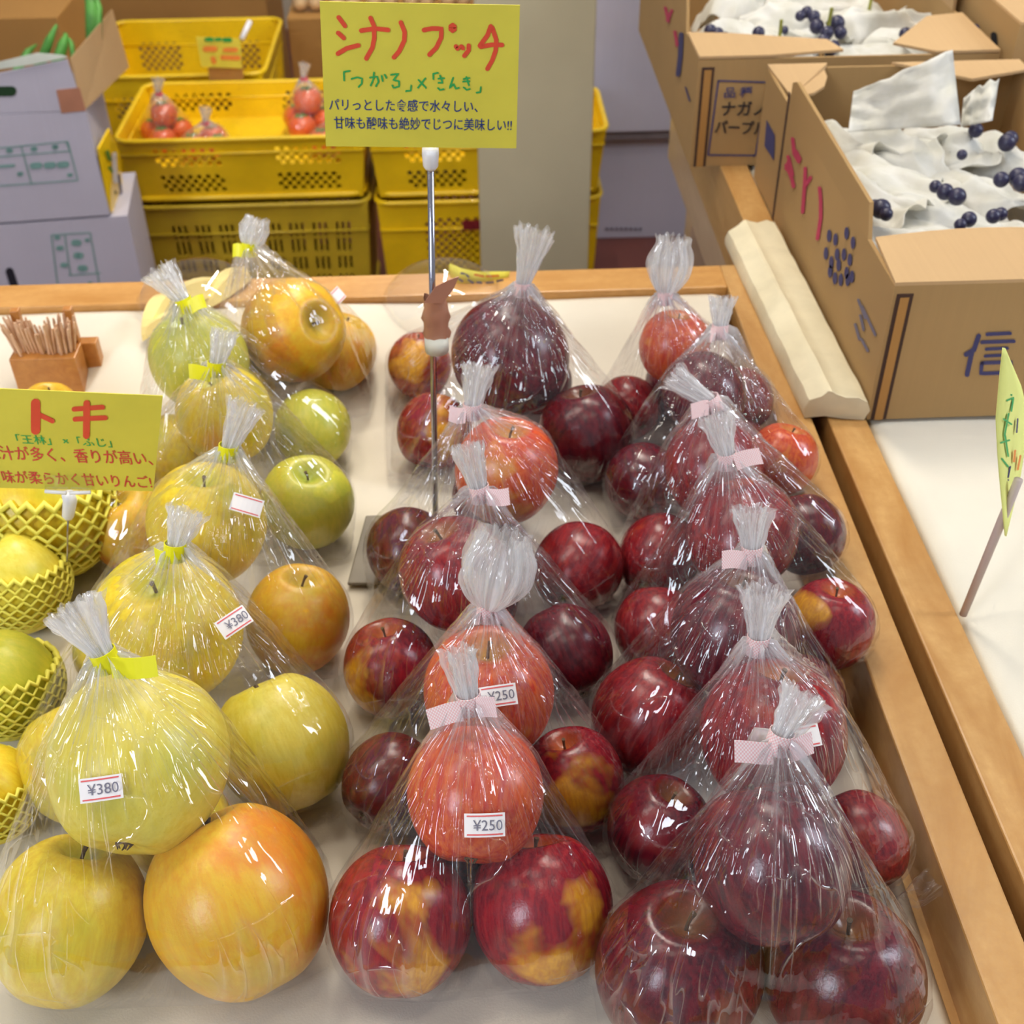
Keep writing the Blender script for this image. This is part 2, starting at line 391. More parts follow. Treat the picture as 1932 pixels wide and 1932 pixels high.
# ---------------------------------------------------------------- display tables
RZ = 0.035
def table(name, x0, x1, y0, y1, rw, label, sides, ap=0.15, apmat=RAIL):
    t = empty(name, (0, 0, 0), label, 'table')
    box('tabletop', (x0 + 0.004, x1 - 0.004, y0 + 0.004, y1 - 0.004, -0.05, -0.012), RAIL, t)
    box('rail', (x1 - rw, x1, y0, y1, -0.05, RZ), RAIL, t, 0.0015) if 'r' in sides else None
    box('rail', (x0, x0 + rw, y0, y1, -0.05, RZ), RAIL, t, 0.0015)
    box('rail', (x0 + rw, x1 - (rw if 'r' in sides else 0), y1 - 0.045, y1, -0.05, RZ), RAILX, t, 0.0015)
    box('rail', (x0 + rw, x1 - (rw if 'r' in sides else 0), y0, y0 + rw, -0.05, RZ), RAILX, t, 0.0015)
    a = box('apron', (x0 + 0.001, x1 - 0.001, y0 + 0.001, y1 - 0.001, -ap, -0.05), apmat, t)
    for sx in (x0 + 0.03, x1 - 0.08):
        for sy in (y0 + 0.03, y1 - 0.08):
            box('leg', (sx, sx + 0.05, sy, sy + 0.05, FZ, -ap), apmat, t)
    return t
table('display_table', -0.95, 0.28, 0.10, 1.105, 0.030, 'wooden display table with raised rim holding the bagged apples', 'r')
table('display_table', 0.293, 1.35, 0.10, 1.72, 0.032, 'wooden display table with raised rim holding the cardboard grape cartons', '', ap=0.11, apmat=APRON)

def cloth(name, x0, x1, y0, y1, zf, label, mat, nx=150, ny=160, amp=0.0018):
    vs, fs = [], []
    for j in range(ny + 1):
        for i in range(nx + 1):
            x = x0 + (x1 - x0) * i / nx; y = y0 + (y1 - y0) * j / ny
            n = noise.noise(Vector((x * 5, y * 9, 3))) + 0.5 * noise.noise(Vector((x * 14 + y * 5, y * 8, 1)))
            r = 1 - abs(noise.noise(Vector((x * 3 + y * 4, y * 5 - x * 2, 7)))) * 2
            vs.append((x, y, zf(x, y) + amp * n + amp * 0.9 * max(0, r) ** 3))
    for j in range(ny):
        for i in range(nx):
            a = j * (nx + 1) + i; fs.append((a, a + 1, a + nx + 2, a + nx + 1))
    o = mesh_obj(name, vs, fs, mat, None, True)
    sd = o.modifiers.new('thick', 'SOLIDIFY'); sd.thickness = 0.004; sd.offset = -1
    return tag(o, label, 'tablecloth')
def zf1(x, y):
    t = max(0.0, min(1.0, (y - 0.93) / 0.11)); z = -0.002 + 0.030 * (3 * t * t - 2 * t ** 3)
    e = max(0.0, (x - 0.2355) / 0.0075)
    lw_ = max(0, min(1, (-.20 - x) / .08)) * max(0, min(1, (y - .74) / .1)) * max(0, min(1, (1.03 - y) / .06))
    z += lw_ * .004 * (1 + math.sin(x * 38 + 3 * math.sin(y * 11) + y * 30))
    return z - 0.006 * e * e * (1 if y < 1.0 else 0.3)
cloth('tablecloth', -0.915, 0.243, 0.135, 1.058, zf1, 'white cloth lining the tray under the bagged apples', CLOTH)
def zf2(x, y):
    e = max(0.0, 1 - (x - 0.327) / 0.012); return 0.0305 + .0020 * math.sin(x * 12 + y * 17 + 2 * math.sin(y * 8)) * (1 - e) * (1 if y < .72 else max(0, 1 - (y - .72) * 10)) - 0.006 * e * e
cloth('tablecloth', 0.327, 1.3, 0.135, 1.67, zf2, 'ivory cloth on the right table under the grape cartons', CLOTH2, amp=0.0014)

# ---------------------------------------------------------------- apples
def apple_mesh(name, seed, squash):
    random.seed(seed); rings, seg = 30, 44; vs, fs = [], []
    ph = random.random() * 6
    for i in range(rings + 1):
        a = PI * i / rings
        for k in range(seg):
            t = 2 * PI * k / seg
            r = math.sin(a) ** 0.92 * (1 + 0.02 * math.cos(a))
            z = math.cos(a) * squash
            top = math.exp(-(math.sin(a) / 0.24) ** 2)
            if a < PI / 2: z -= 0.34 * top
            else:
                z += 0.20 * math.exp(-(math.sin(a) / 0.34) ** 2)
                r *= 1 - 0.07 * ((a - PI / 2) / (PI / 2)) ** 1.2 * 1.6
            lob = 0.015 * math.cos(5 * t + ph) * (0.35 + 0.65 * max(0, -math.cos(a))) + 0.018 * math.cos(2 * t + ph * 2)
            r *= 1 + lob
            z += 0.02 * math.cos(5 * t + ph) * (1 if a > PI / 2 else 0.4) * math.sin(a)
            vs.append((r * math.cos(t), r * math.sin(t), z))
    for i in range(rings):
        for k in range(seg):
            fs.append((i * seg + k, (i + 1) * seg + k, (i + 1) * seg + (k + 1) % seg, i * seg + (k + 1) % seg))
    me = bpy.data.meshes.new(name); me.from_pydata(vs, [], fs)
    bm = bmesh.new(); bm.from_mesh(me); bmesh.ops.remove_doubles(bm, verts=bm.verts, dist=1e-4); bmesh.ops.recalc_face_normals(bm, faces=bm.faces)
    bm.to_mesh(me); bm.free()
    for p in me.polygons: p.use_smooth = True
    return me
AMESH = {k: [apple_mesh('apple_' + k, i * 3 + j, 1.07 if k[0] == 'y' else 1.04) for j in range(2)] for i, k in enumerate(KINDS)}
for k in KINDS:
    for me in AMESH[k]: me.materials.append(AM[k])
bm = bmesh.new(); tube(bm, [(0, 0, 0.68), (0.01, 0, 0.80), (0.03, 0.01, 0.90), (0.06, 0.02, 0.98)], [0.028, 0.024, 0.026, 0.038], 7)
STEM_ME = bpy.data.meshes.new('stem'); bm.to_mesh(STEM_ME); bm.free(); STEM_ME.materials.append(STEM)
bm = bmesh.new()
for k in range(5):
    a = 2 * PI * k / 5; tube(bm, [(0.03 * math.cos(a), 0.03 * math.sin(a), -0.86), (0.09 * math.cos(a), 0.09 * math.sin(a), -0.89), (0.05 * math.cos(a + .4), 0.05 * math.sin(a + .4), -0.95)], [0.03, 0.022, 0.006], 5)
CALYX_ME = bpy.data.meshes.new('calyx'); bm.to_mesh(CALYX_ME); bm.free(); CALYX_ME.materials.append(STEM)
rs = random.Random(5)
def apple(c, r, kind, label, axis=None, face=None, group=None):
    me = rs.choice(AMESH[kind]); o = bpy.data.objects.new('apple', me); scn.collection.objects.link(o)
    ax = Vector(axis).normalized() if axis else Vector((rs.uniform(-.8, .8), rs.uniform(.9, 1.6), rs.uniform(.2, .8))).normalized()
    fv = Vector(face) if face else Vector((rs.uniform(-1, 1), rs.uniform(-1, 1), rs.uniform(-1, 1)))
    fv = (fv - ax * fv.dot(ax)).normalized()
    o.rotation_mode = 'QUATERNION'
    o.rotation_quaternion = Matrix((fv, ax.cross(fv), ax)).transposed().to_quaternion()
    o.location = c; s = r / 1.0; o.scale = (s, s, s * 1.02)
    tag(o, label, 'apple', group)
    for nm, m_ in (('stem', STEM_ME), ('calyx', CALYX_ME)):
        st = bpy.data.objects.new(nm, m_); scn.collection.objects.link(st); st.parent = o
    return o

# ---------------------------------------------------------------- bags
def set_uv_gather(o, uvs, gat):
    me = o.data; ul = me.uv_layers.new(name='UVMap')
    for lp in me.loops: ul.data[lp.index].uv = uvs[lp.vertex_index]
    at_ = me.attributes.new('gather', 'FLOAT', 'POINT')
    for i, g in enumerate(gat): at_.data[i].value = g
def hull_bvh(balls, tie, ears=(), inflate=0.0022, zmin=0.0015, nr=0.0055):
    bm = bmesh.new()
    for c, r in balls:
        c = Vector(c); n = 150
        for i in range(n):
            z = 1 - 2 * (i + 0.5) / n; q = math.sqrt(1 - z * z); a = i * 2.39996
            p = c + Vector((q * math.cos(a), q * math.sin(a), z)) * (r + inflate)
            p.z = max(p.z, zmin); bm.verts.new(p)
    for e in ears: bm.verts.new(e); 
    for k in range(12): bm.verts.new(Vector(tie) + Vector((math.cos(k * PI / 6) * nr, math.sin(k * PI / 6) * nr, 0)))
    res = bmesh.ops.convex_hull(bm, input=bm.verts)
    bmesh.ops.delete(bm, geom=[g for g in res['geom_interior'] if isinstance(g, bmesh.types.BMVert)], context='VERTS')
    b = BVHTree.FromBMesh(bm); bm.free(); return b
def pleat(th, rnd):
    s = 0
    for n, ph, a in rnd: s += a * (1 - abs(math.sin(n * th * 0.5 + ph)) ** 0.6)
    return s
def make_bag(name, label, balls, tie, tuft_tip, tape_mat, flag_px, seed, group=None, ears=(), res=(300, 60), flag_len=0.02, tape_h=0.011, tuft_r=0.016, tuft_bulb=False, fine=True, bag_cat='bag'):
    rd = random.Random(seed); tie = Vector(tie)
    root = empty(name, (tie.x, tie.y, 0.0), label, bag_cat, group)
    if bag_cat != 'bag' : pass
    inv = Matrix.Translation(-root.location)
    bvh = hull_bvh(balls, tie, ears)
    C = sum((Vector(c) for c, r in balls), Vector()) / len(balls)
    pole = (tie - C).normalized(); ux = pole.orthogonal().normalized(); uy = pole.cross(ux)
    NT_, NP = res; rn = [(n, rd.uniform(0, 6), a) for n, a in ((6, .8), (11, .7), (17, .6), (26, .5), (41, .35))]
    vs, uvs, gat, fs = [], [], [], []
    for j in range(NP + 1):
        t = j / NP; ph = 0.035 + (PI - 0.04) * t ** 1.25
        for i in range(NT_):
            th = 2 * PI * i / NT_
            tw = th + 0.12 * math.sin(ph * 2 + seed)
            d = (pole * math.cos(ph) + (ux * math.cos(th) + uy * math.sin(th)) * math.sin(ph)).normalized()
            hit = bvh.ray_cast(C, d)
            p = hit[0] if hit[0] is not None else C + d * 0.03
            s = (p - tie).length
            A = 0.0050 * math.exp(-s / 0.035) * min(1, s / 0.006) + 0.0022 * math.exp(-s / 0.09)
            q = pleat(tw, rn) - 1.0
            nz = noise.noise(Vector((p.x * 45, p.y * 45, p.z * 45 + seed))) * 0.0011
            dd = (hit[1] if hit[1] is not None else d)
            if dd.dot(d) < 0: dd = -dd
            p = p + dd * (A * (q + 0.3) + nz + 0.0004)
            p.z = max(p.z, 0.0012)
            vs.append(p - root.location); uvs.append((i / NT_ if i <= NT_ else 0, s * 10)); gat.append(0.55 * math.exp(-s / 0.012) + 0.10 * math.exp(-s / 0.035))
    for j in range(NP):
        for i in range(NT_):
            i2 = (i + 1) % NT_
            fs.append((j * NT_ + i, (j + 1) * NT_ + i, (j + 1) * NT_ + i2, j * NT_ + i2))
    f = mesh_obj('bag_film', vs, fs, FILM, root, True); set_uv_gather(f, uvs, gat)
    # tuft
    td = Vector(tuft_tip) - tie; L = td.length; td.normalize(); tx = td.orthogonal().normalized(); ty = td.cross(tx)
    vs, uvs, gat, fs = [], [], [], []; n2, m2 = (120, 16) if fine else (60, 8)
    rn2 = [(n, rd.uniform(0, 6), a) for n, a in ((5, .9), (9, .8), (15, .5), (23, .3))]
    for lay in range(2):
        base = len(vs); off = lay * 1.7; sc = 1 - 0.3 * lay
        for j in range(m2 + 1):
            t = j / m2
            if tuft_bulb: rr = 0.0058 + (tuft_r - 0.0058) * math.sin(min(1.0, t * 1.15) * PI * 0.80) ** 0.8
            else: rr = 0.0058 + (tuft_r - 0.0058) * (t ** 1.3)
            for i in range(n2):
                th = 2 * PI * i / n2
                q = pleat(th + off, rn2) - 1.1
                r = rr * sc * (1 + 0.32 * q)
                wob = 0.0035 * t * noise.noise(Vector((math.cos(th) * 3, math.sin(th) * 3, t * 4 + seed + lay)))
                ln = L * t * (1 + 0.14 * t * noise.noise(Vector((math.cos(th) * 4, math.sin(th) * 4, seed * 3.1 + lay))))
                p = tie + td * (ln + 0.002) + (tx * math.cos(th) + ty * math.sin(th)) * (r + wob)
                vs.append(p - root.location); uvs.append((i / n2, t * 0.5)); gat.append(0.10 + 0.42 * (1 - t) ** 1.5)
        for j in range(m2):
            for i in range(n2):
                i2 = (i + 1) % n2
                fs.append((base + j * n2 + i, base + j * n2 + i2, base + (j + 1) * n2 + i2, base + (j + 1) * n2 + i))
    tf = mesh_obj('gathered_top', vs, fs, TUFT, root, True); set_uv_gather(tf, uvs, gat)
    # tape: band with a flag
    bm = bmesh.new()
    up = td.lerp(Vector((0, 0, 1)), 0.5).normalized(); a_ = up.orthogonal().normalized(); b_ = up.cross(a_)
    o_ = tie - root.location
    ring = []
    for k in range(20):
        q = 2 * PI * k / 20; e = a_ * math.cos(q) * 0.0068 + b_ * math.sin(q) * 0.0062
        ring.append((bm.verts.new(o_ + e - up * tape_h / 2), bm.verts.new(o_ + e + up * tape_h / 2)))
    uvl = bm.loops.layers.uv.new('UVMap')
    def face(vv, uu):
        fc = bm.faces.new(vv)
        for lp, uq in zip(fc.loops, uu): lp[uvl].uv = uq
    for k in range(20):
        A_, B_ = ring[k], ring[(k + 1) % 20]; u0, u1 = k * 0.1, (k + 1) * 0.1
        face((A_[0], B_[0], B_[1], A_[1]), ((u0, 0), (u1, 0), (u1, .5), (u0, .5)))
    if flag_px:
        fdirs = flag_px if isinstance(flag_px[0], (tuple, list)) else [flag_px]
        for fd_ in fdirs:
            # flag direction: (sideways, up) as seen by a shopper in front of the table
            side = Vector((fd_[0], -0.15, fd_[1])).normalized(); fl = flag_len * (fd_[2] if len(fd_) > 2 else 1)
            hv = Vector((-side.z, 0, side.x)) * (1 if side.x >= 0 else -1)
            hv = (hv + Vector((0, 0.55, 0))).normalized()
            prev = None; N = 6
            for k in range(N + 1):
                t = k / N; p = o_ + side * (0.004 + fl * t) + Vector((0, -0.0055 + 0.003 * t, 0.0015 * math.sin(t * 3 + seed)))
                cur = (bm.verts.new(p - hv * tape_h / 2), bm.verts.new(p + hv * tape_h / 2))
                if prev: face((prev[0], cur[0], cur[1], prev[1]), ((t - 1 / N, 0), (t, 0), (t, .5), (t - 1 / N, .5)))
                prev = cur
    tp = bm_obj('tape_tie', bm, tape_mat, root)
    tag(tp, 'bright yellow tape tie' if tape_mat is YTAPE else 'pink checked tape tie')
    sd = tp.modifiers.new('thick', 'SOLIDIFY'); sd.thickness = 0.0004
    return root, bvh
def bag_corner(root, p, d, ln, wd, seed):
    vs, uvs, gat, fs = [], [], [], []; d = Vector(d).normalized(); s = d.cross(Vector((0, 0, 1))).normalized(); n = 14
    for i in range(n + 1):
        u = i / n
        for j in range(n + 1):
            v = j / n * 2 - 1; w_ = wd * (.35 + .65 * u)
            q = Vector(p) + d * ln * u + s * v * w_ + Vector((0, 0, .006 * math.sin(u * 5 + v * 3) + .006 * abs(noise.noise(Vector((u * 4, v * 3, seed)))) + .012 * u * (1 - v * v)))
            vs.append(q - root.location); uvs.append((j / n * .2, u * .3)); gat.append(.05)
    for i in range(n):
        for j in range(n): k = i * (n + 1) + j; fs.append((k, k + 1, k + n + 2, k + n + 1))
    o = mesh_obj('bag_corner', vs, fs, FILM, root, True); set_uv_gather(o, uvs, gat)

def price_label(root, bvh, px, py, text, roll=0.0, wd=0.0205, hg=0.0118, faint=False):
    d = ray(px, py).normalized(); hit = bvh.ray_cast(EYE, d)
    if hit[0] is None: return
    n = hit[1]; n = n if n.dot(d) < 0 else -n
    n = (n * 0.6 - d * 0.4).normalized()
    u = Vector((0, 0, 1)).cross(n) * 1; u = u.normalized(); v = n.cross(u)
    cr, sr = math.cos(roll), math.sin(roll); u, v = u * cr + v * sr, v * cr - u * sr
    p = hit[0] + n * 0.0034 - root.location
    bm = bmesh.new(); N = 6
    def P(a, b, h=0): return p + u * a * wd / 2 + v * b * hg / 2 - n * (0.0016 * a * a - h)
    g = [[bm.verts.new(P(-1 + 2 * i / N, b)) for b in (-1, 1)] for i in range(N + 1)]
    for i in range(N): bm.faces.new((g[i][0], g[i + 1][0], g[i + 1][1], g[i][1]))
    lb = bm_obj('price_label', bm, LABEL, root); tag(lb, 'small white price label with two red lines')
    bm = bmesh.new()
    for b0, b1 in ((0.72, 0.84), (-0.84, -0.72)):
        g = [[bm.verts.new(P(-0.88 + 1.76 * i / N, b, 0.0002)) for b in (b0, b1)] for i in range(N + 1)]
        for i in range(N): bm.faces.new((g[i][0], g[i + 1][0], g[i + 1][1], g[i][1]))
    bm_obj('red_lines', bm, RED_LINE, lb)
    if text:
        t = text_mesh('price_print', text, hg * 0.62, PRICE_INK, lb, p + n * 0.0003 - u * wd * 0.29 - v * hg * 0.21, u, v, 0.0, 1.0)

# R4 2 0.958
# R3 2 0.952
# R2 2 0.95
# R1 2 0.974
BAGS = {
    'Y6': ((-0.1899, 0.4356, 0.1793), [(-0.1841, 0.4229, 0.1144, 0.0469), (-0.2277, 0.3786, 0.0401, 0.0426), (-0.1361, 0.3819, 0.0463, 0.0489)]),
    'Y5': ((-0.1811, 0.5522, 0.15), [(-0.1974, 0.5548, 0.0849, 0.0471), (-0.1255, 0.4963, 0.0389, 0.041), (-0.2499, 0.4922, 0.0337, 0.0356)]),
    'Y4': ((-0.1658, 0.6589, 0.1438), [(-0.1891, 0.6559, 0.0849, 0.041), (-0.1281, 0.6103, 0.0346, 0.0365), (-0.244, 0.5956, 0.0322, 0.0341)]),
    'Y3': ((-0.1904, 0.7697, 0.1398), [(-0.195, 0.7881, 0.0848, 0.0369), (-0.1332, 0.7401, 0.0339, 0.036), (-0.2634, 0.7186, 0.0309, 0.0329)]),
    'Y2': ((-0.227, 0.859, 0.1435), [(-0.227, 0.8693, 0.085, 0.0405), (-0.1385, 0.8447, 0.0303, 0.032), (-0.2478, 0.8126, 0.0307, 0.0325)]),
    'Y1': ((-0.1872, 0.9442, 0.1473), [(-0.1558, 0.9147, 0.0848, 0.0444), (-0.1259, 0.9629, 0.033, 0.0348), (-0.21, 0.9116, 0.0308, 0.0325)]),
    'M5': ((-0.0091, 0.4271, 0.1476), [(-0.0077, 0.4099, 0.093, 0.0366), (-0.0499, 0.3725, 0.0368, 0.039), (0.0259, 0.3759, 0.0371, 0.0392)]),
    'M4': ((0.0022, 0.5017, 0.1419), [(0.0013, 0.4894, 0.0849, 0.039), (-0.0604, 0.4724, 0.0277, 0.0295), (0.0505, 0.4676, 0.0295, 0.0313)]),
    'M3': ((-0.0001, 0.6109, 0.1402), [(-0.0175, 0.5953, 0.0847, 0.0375), (-0.0626, 0.5649, 0.0306, 0.0323), (0.0541, 0.5719, 0.0309, 0.0327)]),
    'M2': ((-0.0038, 0.7023, 0.1412), [(0.0196, 0.7055, 0.0847, 0.0385), (0.0689, 0.6578, 0.0312, 0.033), (-0.0545, 0.6847, 0.0297, 0.0314)]),
    'M1': ((0.0385, 0.8543, 0.1518), [(0.0297, 0.8607, 0.0848, 0.049), (-0.037, 0.8358, 0.03, 0.0319), (0.0896, 0.8142, 0.0378, 0.0399), (-0.0505, 0.9428, 0.0282, 0.0297)]),
    'R7': ((0.1354, 0.3785, 0.1654), [(0.1374, 0.3501, 0.1079, 0.0395), (0.0943, 0.3338, 0.0415, 0.0438), (0.1773, 0.3271, 0.0396, 0.0421)]),
    'R6': ((0.1485, 0.464, 0.1449), [(0.1613, 0.4501, 0.0849, 0.042), (0.0974, 0.4297, 0.029, 0.0309), (0.2115, 0.417, 0.0273, 0.029)]),
    'R5': ((0.1504, 0.5441, 0.1423), [(0.1543, 0.5324, 0.0849, 0.0394), (0.1018, 0.5095, 0.0352, 0.0373), (0.1972, 0.5206, 0.0303, 0.0322)]),
    'R4': ((0.1643, 0.6386, 0.1406), [(0.1768, 0.6256, 0.0848, 0.0378), (0.1186, 0.5942, 0.0281, 0.0298), (0.227, 0.5671, 0.0543, 0.03)]),
    'R3': ((0.1635, 0.7057, 0.1394), [(0.1696, 0.7006, 0.0848, 0.0366), (0.1299, 0.6696, 0.0294, 0.0311), (0.2314, 0.6563, 0.0565, 0.0284)]),
    'R2': ((0.1893, 0.8094, 0.1363), [(0.1797, 0.7971, 0.0849, 0.0334), (0.1292, 0.7595, 0.0288, 0.0303), (0.2331, 0.7452, 0.0573, 0.0277)]),
    'R1': ((0.1548, 0.8688, 0.1329), [(0.1659, 0.8695, 0.0849, 0.03), (0.1301, 0.8682, 0.0259, 0.0274), (0.2241, 0.8518, 0.0416, 0.0269)]),
}
# per bag: tie on the film, tuft tip seen at, flags, tuft radius, bulb, apple looks (kind, stem axis, patch side)
FR = (0, -1, .3); UPF = (0, -.7, .8)
LOOK = {
 'Y6': ((200, 1245), (138, 1148), (1, .06, 1.15), .017, False, [('y_pale', (.1, 1.0, .45), None), ('y_yellow', (.3, .7, 1), None), ('y_orange', (-.45, .7, .8), (.9, -.3, .1))]),
 'Y5': ((330, 1040), (352, 968), (-1, -.05, .35), .013, False, [('y_yellow', (0, -.12, 1), None), ('y_pale', (-.3, .5, .6), None), ('y_yellow', None, None)]),
 'Y4': ((430, 853), (462, 768), None, .014, False, [('y_yellow', (.1, .1, 1), FR), ('y_orange', (.2, .2, 1), (1, 0, 0)), ('y_yellow', None, None)]),
 'Y3': ((408, 695), (424, 628), (-1, .0, .75), .011, False, [('y_yellow', (-.2, 0, 1), (-.5, -1, 0)), ('y_green', (.15, -.15, 1), None), ('y_orange', (-.2, 0, 1), (-1, -.3, 0))]),
 'Y2': ((350, 575), (300, 512), (1, .3, .7), .015, False, [('y_green', (-.3, .1, 1), None), ('y_green', None, None), ('y_yellow', None, None)]),
 'Y1': ((470, 470), (484, 416), (-1, .1, .45), .012, True, [('y_orange', (.62, -.55, .5), (-1, -.5, 0)), ('y_orange', (.4, .3, 1), FR), ('y_yellow', None, None)]),
 'M5': ((885, 1325), (868, 1232), ((-1, -.22, .9), (1, .12, .5)), .010, False, [('r_orange', (.1, .9, .5), (.25, -.8, -.9)), ('r_patch', (.1, .8, 1), (.25, -.8, .9)), ('r_patch', (-.1, .9, 1), (.3, -.2, 1))]),
 'M4': ((920, 1152), (950, 1015), ((-1, .2, .12), (1, .2, .12)), .022, True, [('r_orange', (0, .1, 1), None), ('r_dark', None, None), ('r_patch', (-.2, .3, .9), FR)]),
 'M3': ((905, 930), (882, 845), (1, .1, .75), .012, False, [('r_red', (-.3, .2, 1), (-.7, 0, .8)), ('r_patch', (-.1, .3, 1), (-.4, 0, 1)), ('r_dark', None, None)]),
 'M2': ((890, 775), (902, 694), (-1, .15, .6), .013, False, [('r_orange', (.1, .1, 1), (.4, -.6, .6)), ('r_red', None, None), ('r_dark', None, None)]),
 'M1': ((985, 545), (1008, 438), None, .017, False, [('r_dark', (-.4, .9, .6), None), ('r_patch', (.4, .9, .8), FR), ('r_dark', (-.2, .3, 1), None), ('r_patch', (0, .3, 1), (-.2, -1, 0))]),
 'R7': ((1470, 1398), (1515, 1312), ((-1, -.02, .95), (1, .15, .55)), .013, False, [('r_dark', (-.2, .9, .7), None), ('r_dark', (.05, .15, 1), (.8, -.4, 0)), ('r_dark', (.0, .25, 1), None)]),
 'R6': ((1430, 1215), (1442, 1118), None, .015, False, [('r_red', (.1, .4, .9), None), ('r_dark', (.3, .2, 1), None), ('r_red', None, None)]),
 'R5': ((1418, 1045), (1418, 965), (-1, 0, .75), .013, False, [('r_dark', (.1, .3, 1), None), ('r_red', (.5, .3, .8), None), ('r_dark', None, None)]),
 'R4': ((1372, 868), (1352, 790), (1, .35, .9), .013, False, [('r_red', None, None), ('r_red', None, None), ('r_patch', (.1, .2, 1), (-.5, -.2, .9))]),
 'R3': ((1345, 762), (1272, 712), (-1, -.08, .6), .011, False, [('r_red', None, None), ('r_red', None, None), ('r_dark', None, None)]),
 'R2': ((1358, 625), (1362, 565), (-.9, .1, .2), .012, False, [('r_dark', None, None), ('r_dark', None, None), ('r_orange', (.3, .3, 1), FR)]),
 'R1': ((1255, 560), (1268, 455), None, .018, True, [('r_orange', (.1, .2, 1), (-.2, -1, -.3)), ('r_red', None, None), ('r_red', None, None)]),
}
NUMW = ['nearest', 'second', 'third', 'fourth', 'fifth', 'sixth', 'seventh']
COLN = {'Y': ('left column', 6), 'M': ('middle column', 5), 'R': ('right column', 7)}
TINT = {'y_yellow': 'yellow', 'y_pale': 'pale yellow', 'y_orange': 'amber', 'y_green': 'greenish yellow', 'r_red': 'red', 'r_dark': 'dark red', 'r_orange': 'orange-red', 'r_patch': 'red and yellow'}
allb = [[Vector(a[:3]), a[3]] for k in BAGS for a in BAGS[k][1]]
for k in BAGS:  # mostly hidden filler apple added at the back to darken the gaps
    ap = BAGS[k][1]; mx = (ap[1][0] + ap[2][0]) / 2; my = (ap[1][1] + ap[2][1]) / 2; best = None
    for dy in range(20, 90, 5):
        for dx in range(-30, 35, 10):
            p = Vector((mx + dx / 1000, my + dy / 1000, .031)); rmax = min((p - b).length - r for b, r in allb)
            if rmax > .0285 and (best is None or dy + abs(dx) < best[0]): best = (dy + abs(dx), p, min(rmax, .036))
    if best:
        p, r = best[1], best[2] * 1.0; p.z = max(r * .93, .027); ap.append((p.x, p.y, p.z, r)); allb.append([p, r])
        LOOK[k][5].append(('y_yellow' if k[0] == 'Y' else 'r_dark', None, None))
BVH = {}
for si, (key, (tie0, apps)) in enumerate(BAGS.items()):
    tpx, tip, flag, tr_, bulb, looks = LOOK[key]
    col, tot = COLN[key[0]]; idx = tot - int(key[1:]); num = NUMW[idx]
    pos = f'{num} bag' if idx == 0 else f'{num} bag from the front'
    tie = at(tpx[0], tpx[1], z=tie0[2])
    tt = at(tip[0], tip[1], y=tie.y + 0.012)
    yel = key[0] == 'Y'
    ears = ()
    cx = sum(a[0] for a in apps) / len(apps); cy = min(a[1] for a in apps); rr = max(a[3] for a in apps)
    L_ = min(a[0] - a[3] for a in apps[1:]); R_ = max(a[0] + a[3] for a in apps[1:])
    ears = [(L_ + 0.004, cy - 0.012, 0.004), (R_ - 0.004, cy - 0.012, 0.004)]
    if key in ('R6', 'R4', 'R3', 'R2', 'R1', 'R5'): ears = ears[:1]
    balls = [(Vector(a[:3]), a[3] * 1.0) for a in apps]
    root, bvh = make_bag('apple_bag', f'clear plastic bag of {"yellow" if yel else "red"} apples tied with {"yellow" if yel else "pink"} tape, {pos.replace(" bag", "")}, {col}',
                         balls, tie, tt, YTAPE if yel else PTAPE, flag, si * 7 + 3, 'bagged yellow apples' if yel else 'bagged red apples', ears, tuft_r=tr_, tuft_bulb=bulb)
    BVH[key] = (root, bvh)
    for ai, (a, lk) in enumerate(zip(apps, looks)):
        where = 'on top' if ai == 0 else ('lower left' if a[0] == min(q[0] for q in apps[1:3]) and ai < 3 else 'lower right')
        if ai >= 3: where = 'far left' if (ai == 3 and key == 'M1') else 'added at the back'
        apple(Vector(a[:3]), a[3] * 0.985, lk[0], f'{TINT[lk[0]]} apple {where} in the {pos}, {col}', lk[1], lk[2], 'yellow apples in bags' if yel else 'red apples in bags')
cp_ = at(1690, 1700, z=.012); bag_corner(BVH['R6'][0], cp_, (1, .15, .25), .022, .010, 3)
for key, px, py, txt, roll in (('Y6', 192, 1487, '\u00a5380', 0.02), ('Y5', 440, 1175, '\u00a5380', .06), ('Y4', 466, 953, '', -.42), ('Y1', 633, 561, '', -.05),
                               ('M5', 914, 1555, '\u00a5250', -.08), ('M4', 940, 1313, '\u00a5250', .06), ('R6', 1510, 1392, '', .2), ('R4', 1402, 848, '', .25)):
    price_label(BVH[key][0], BVH[key][1], px, py, txt, roll)

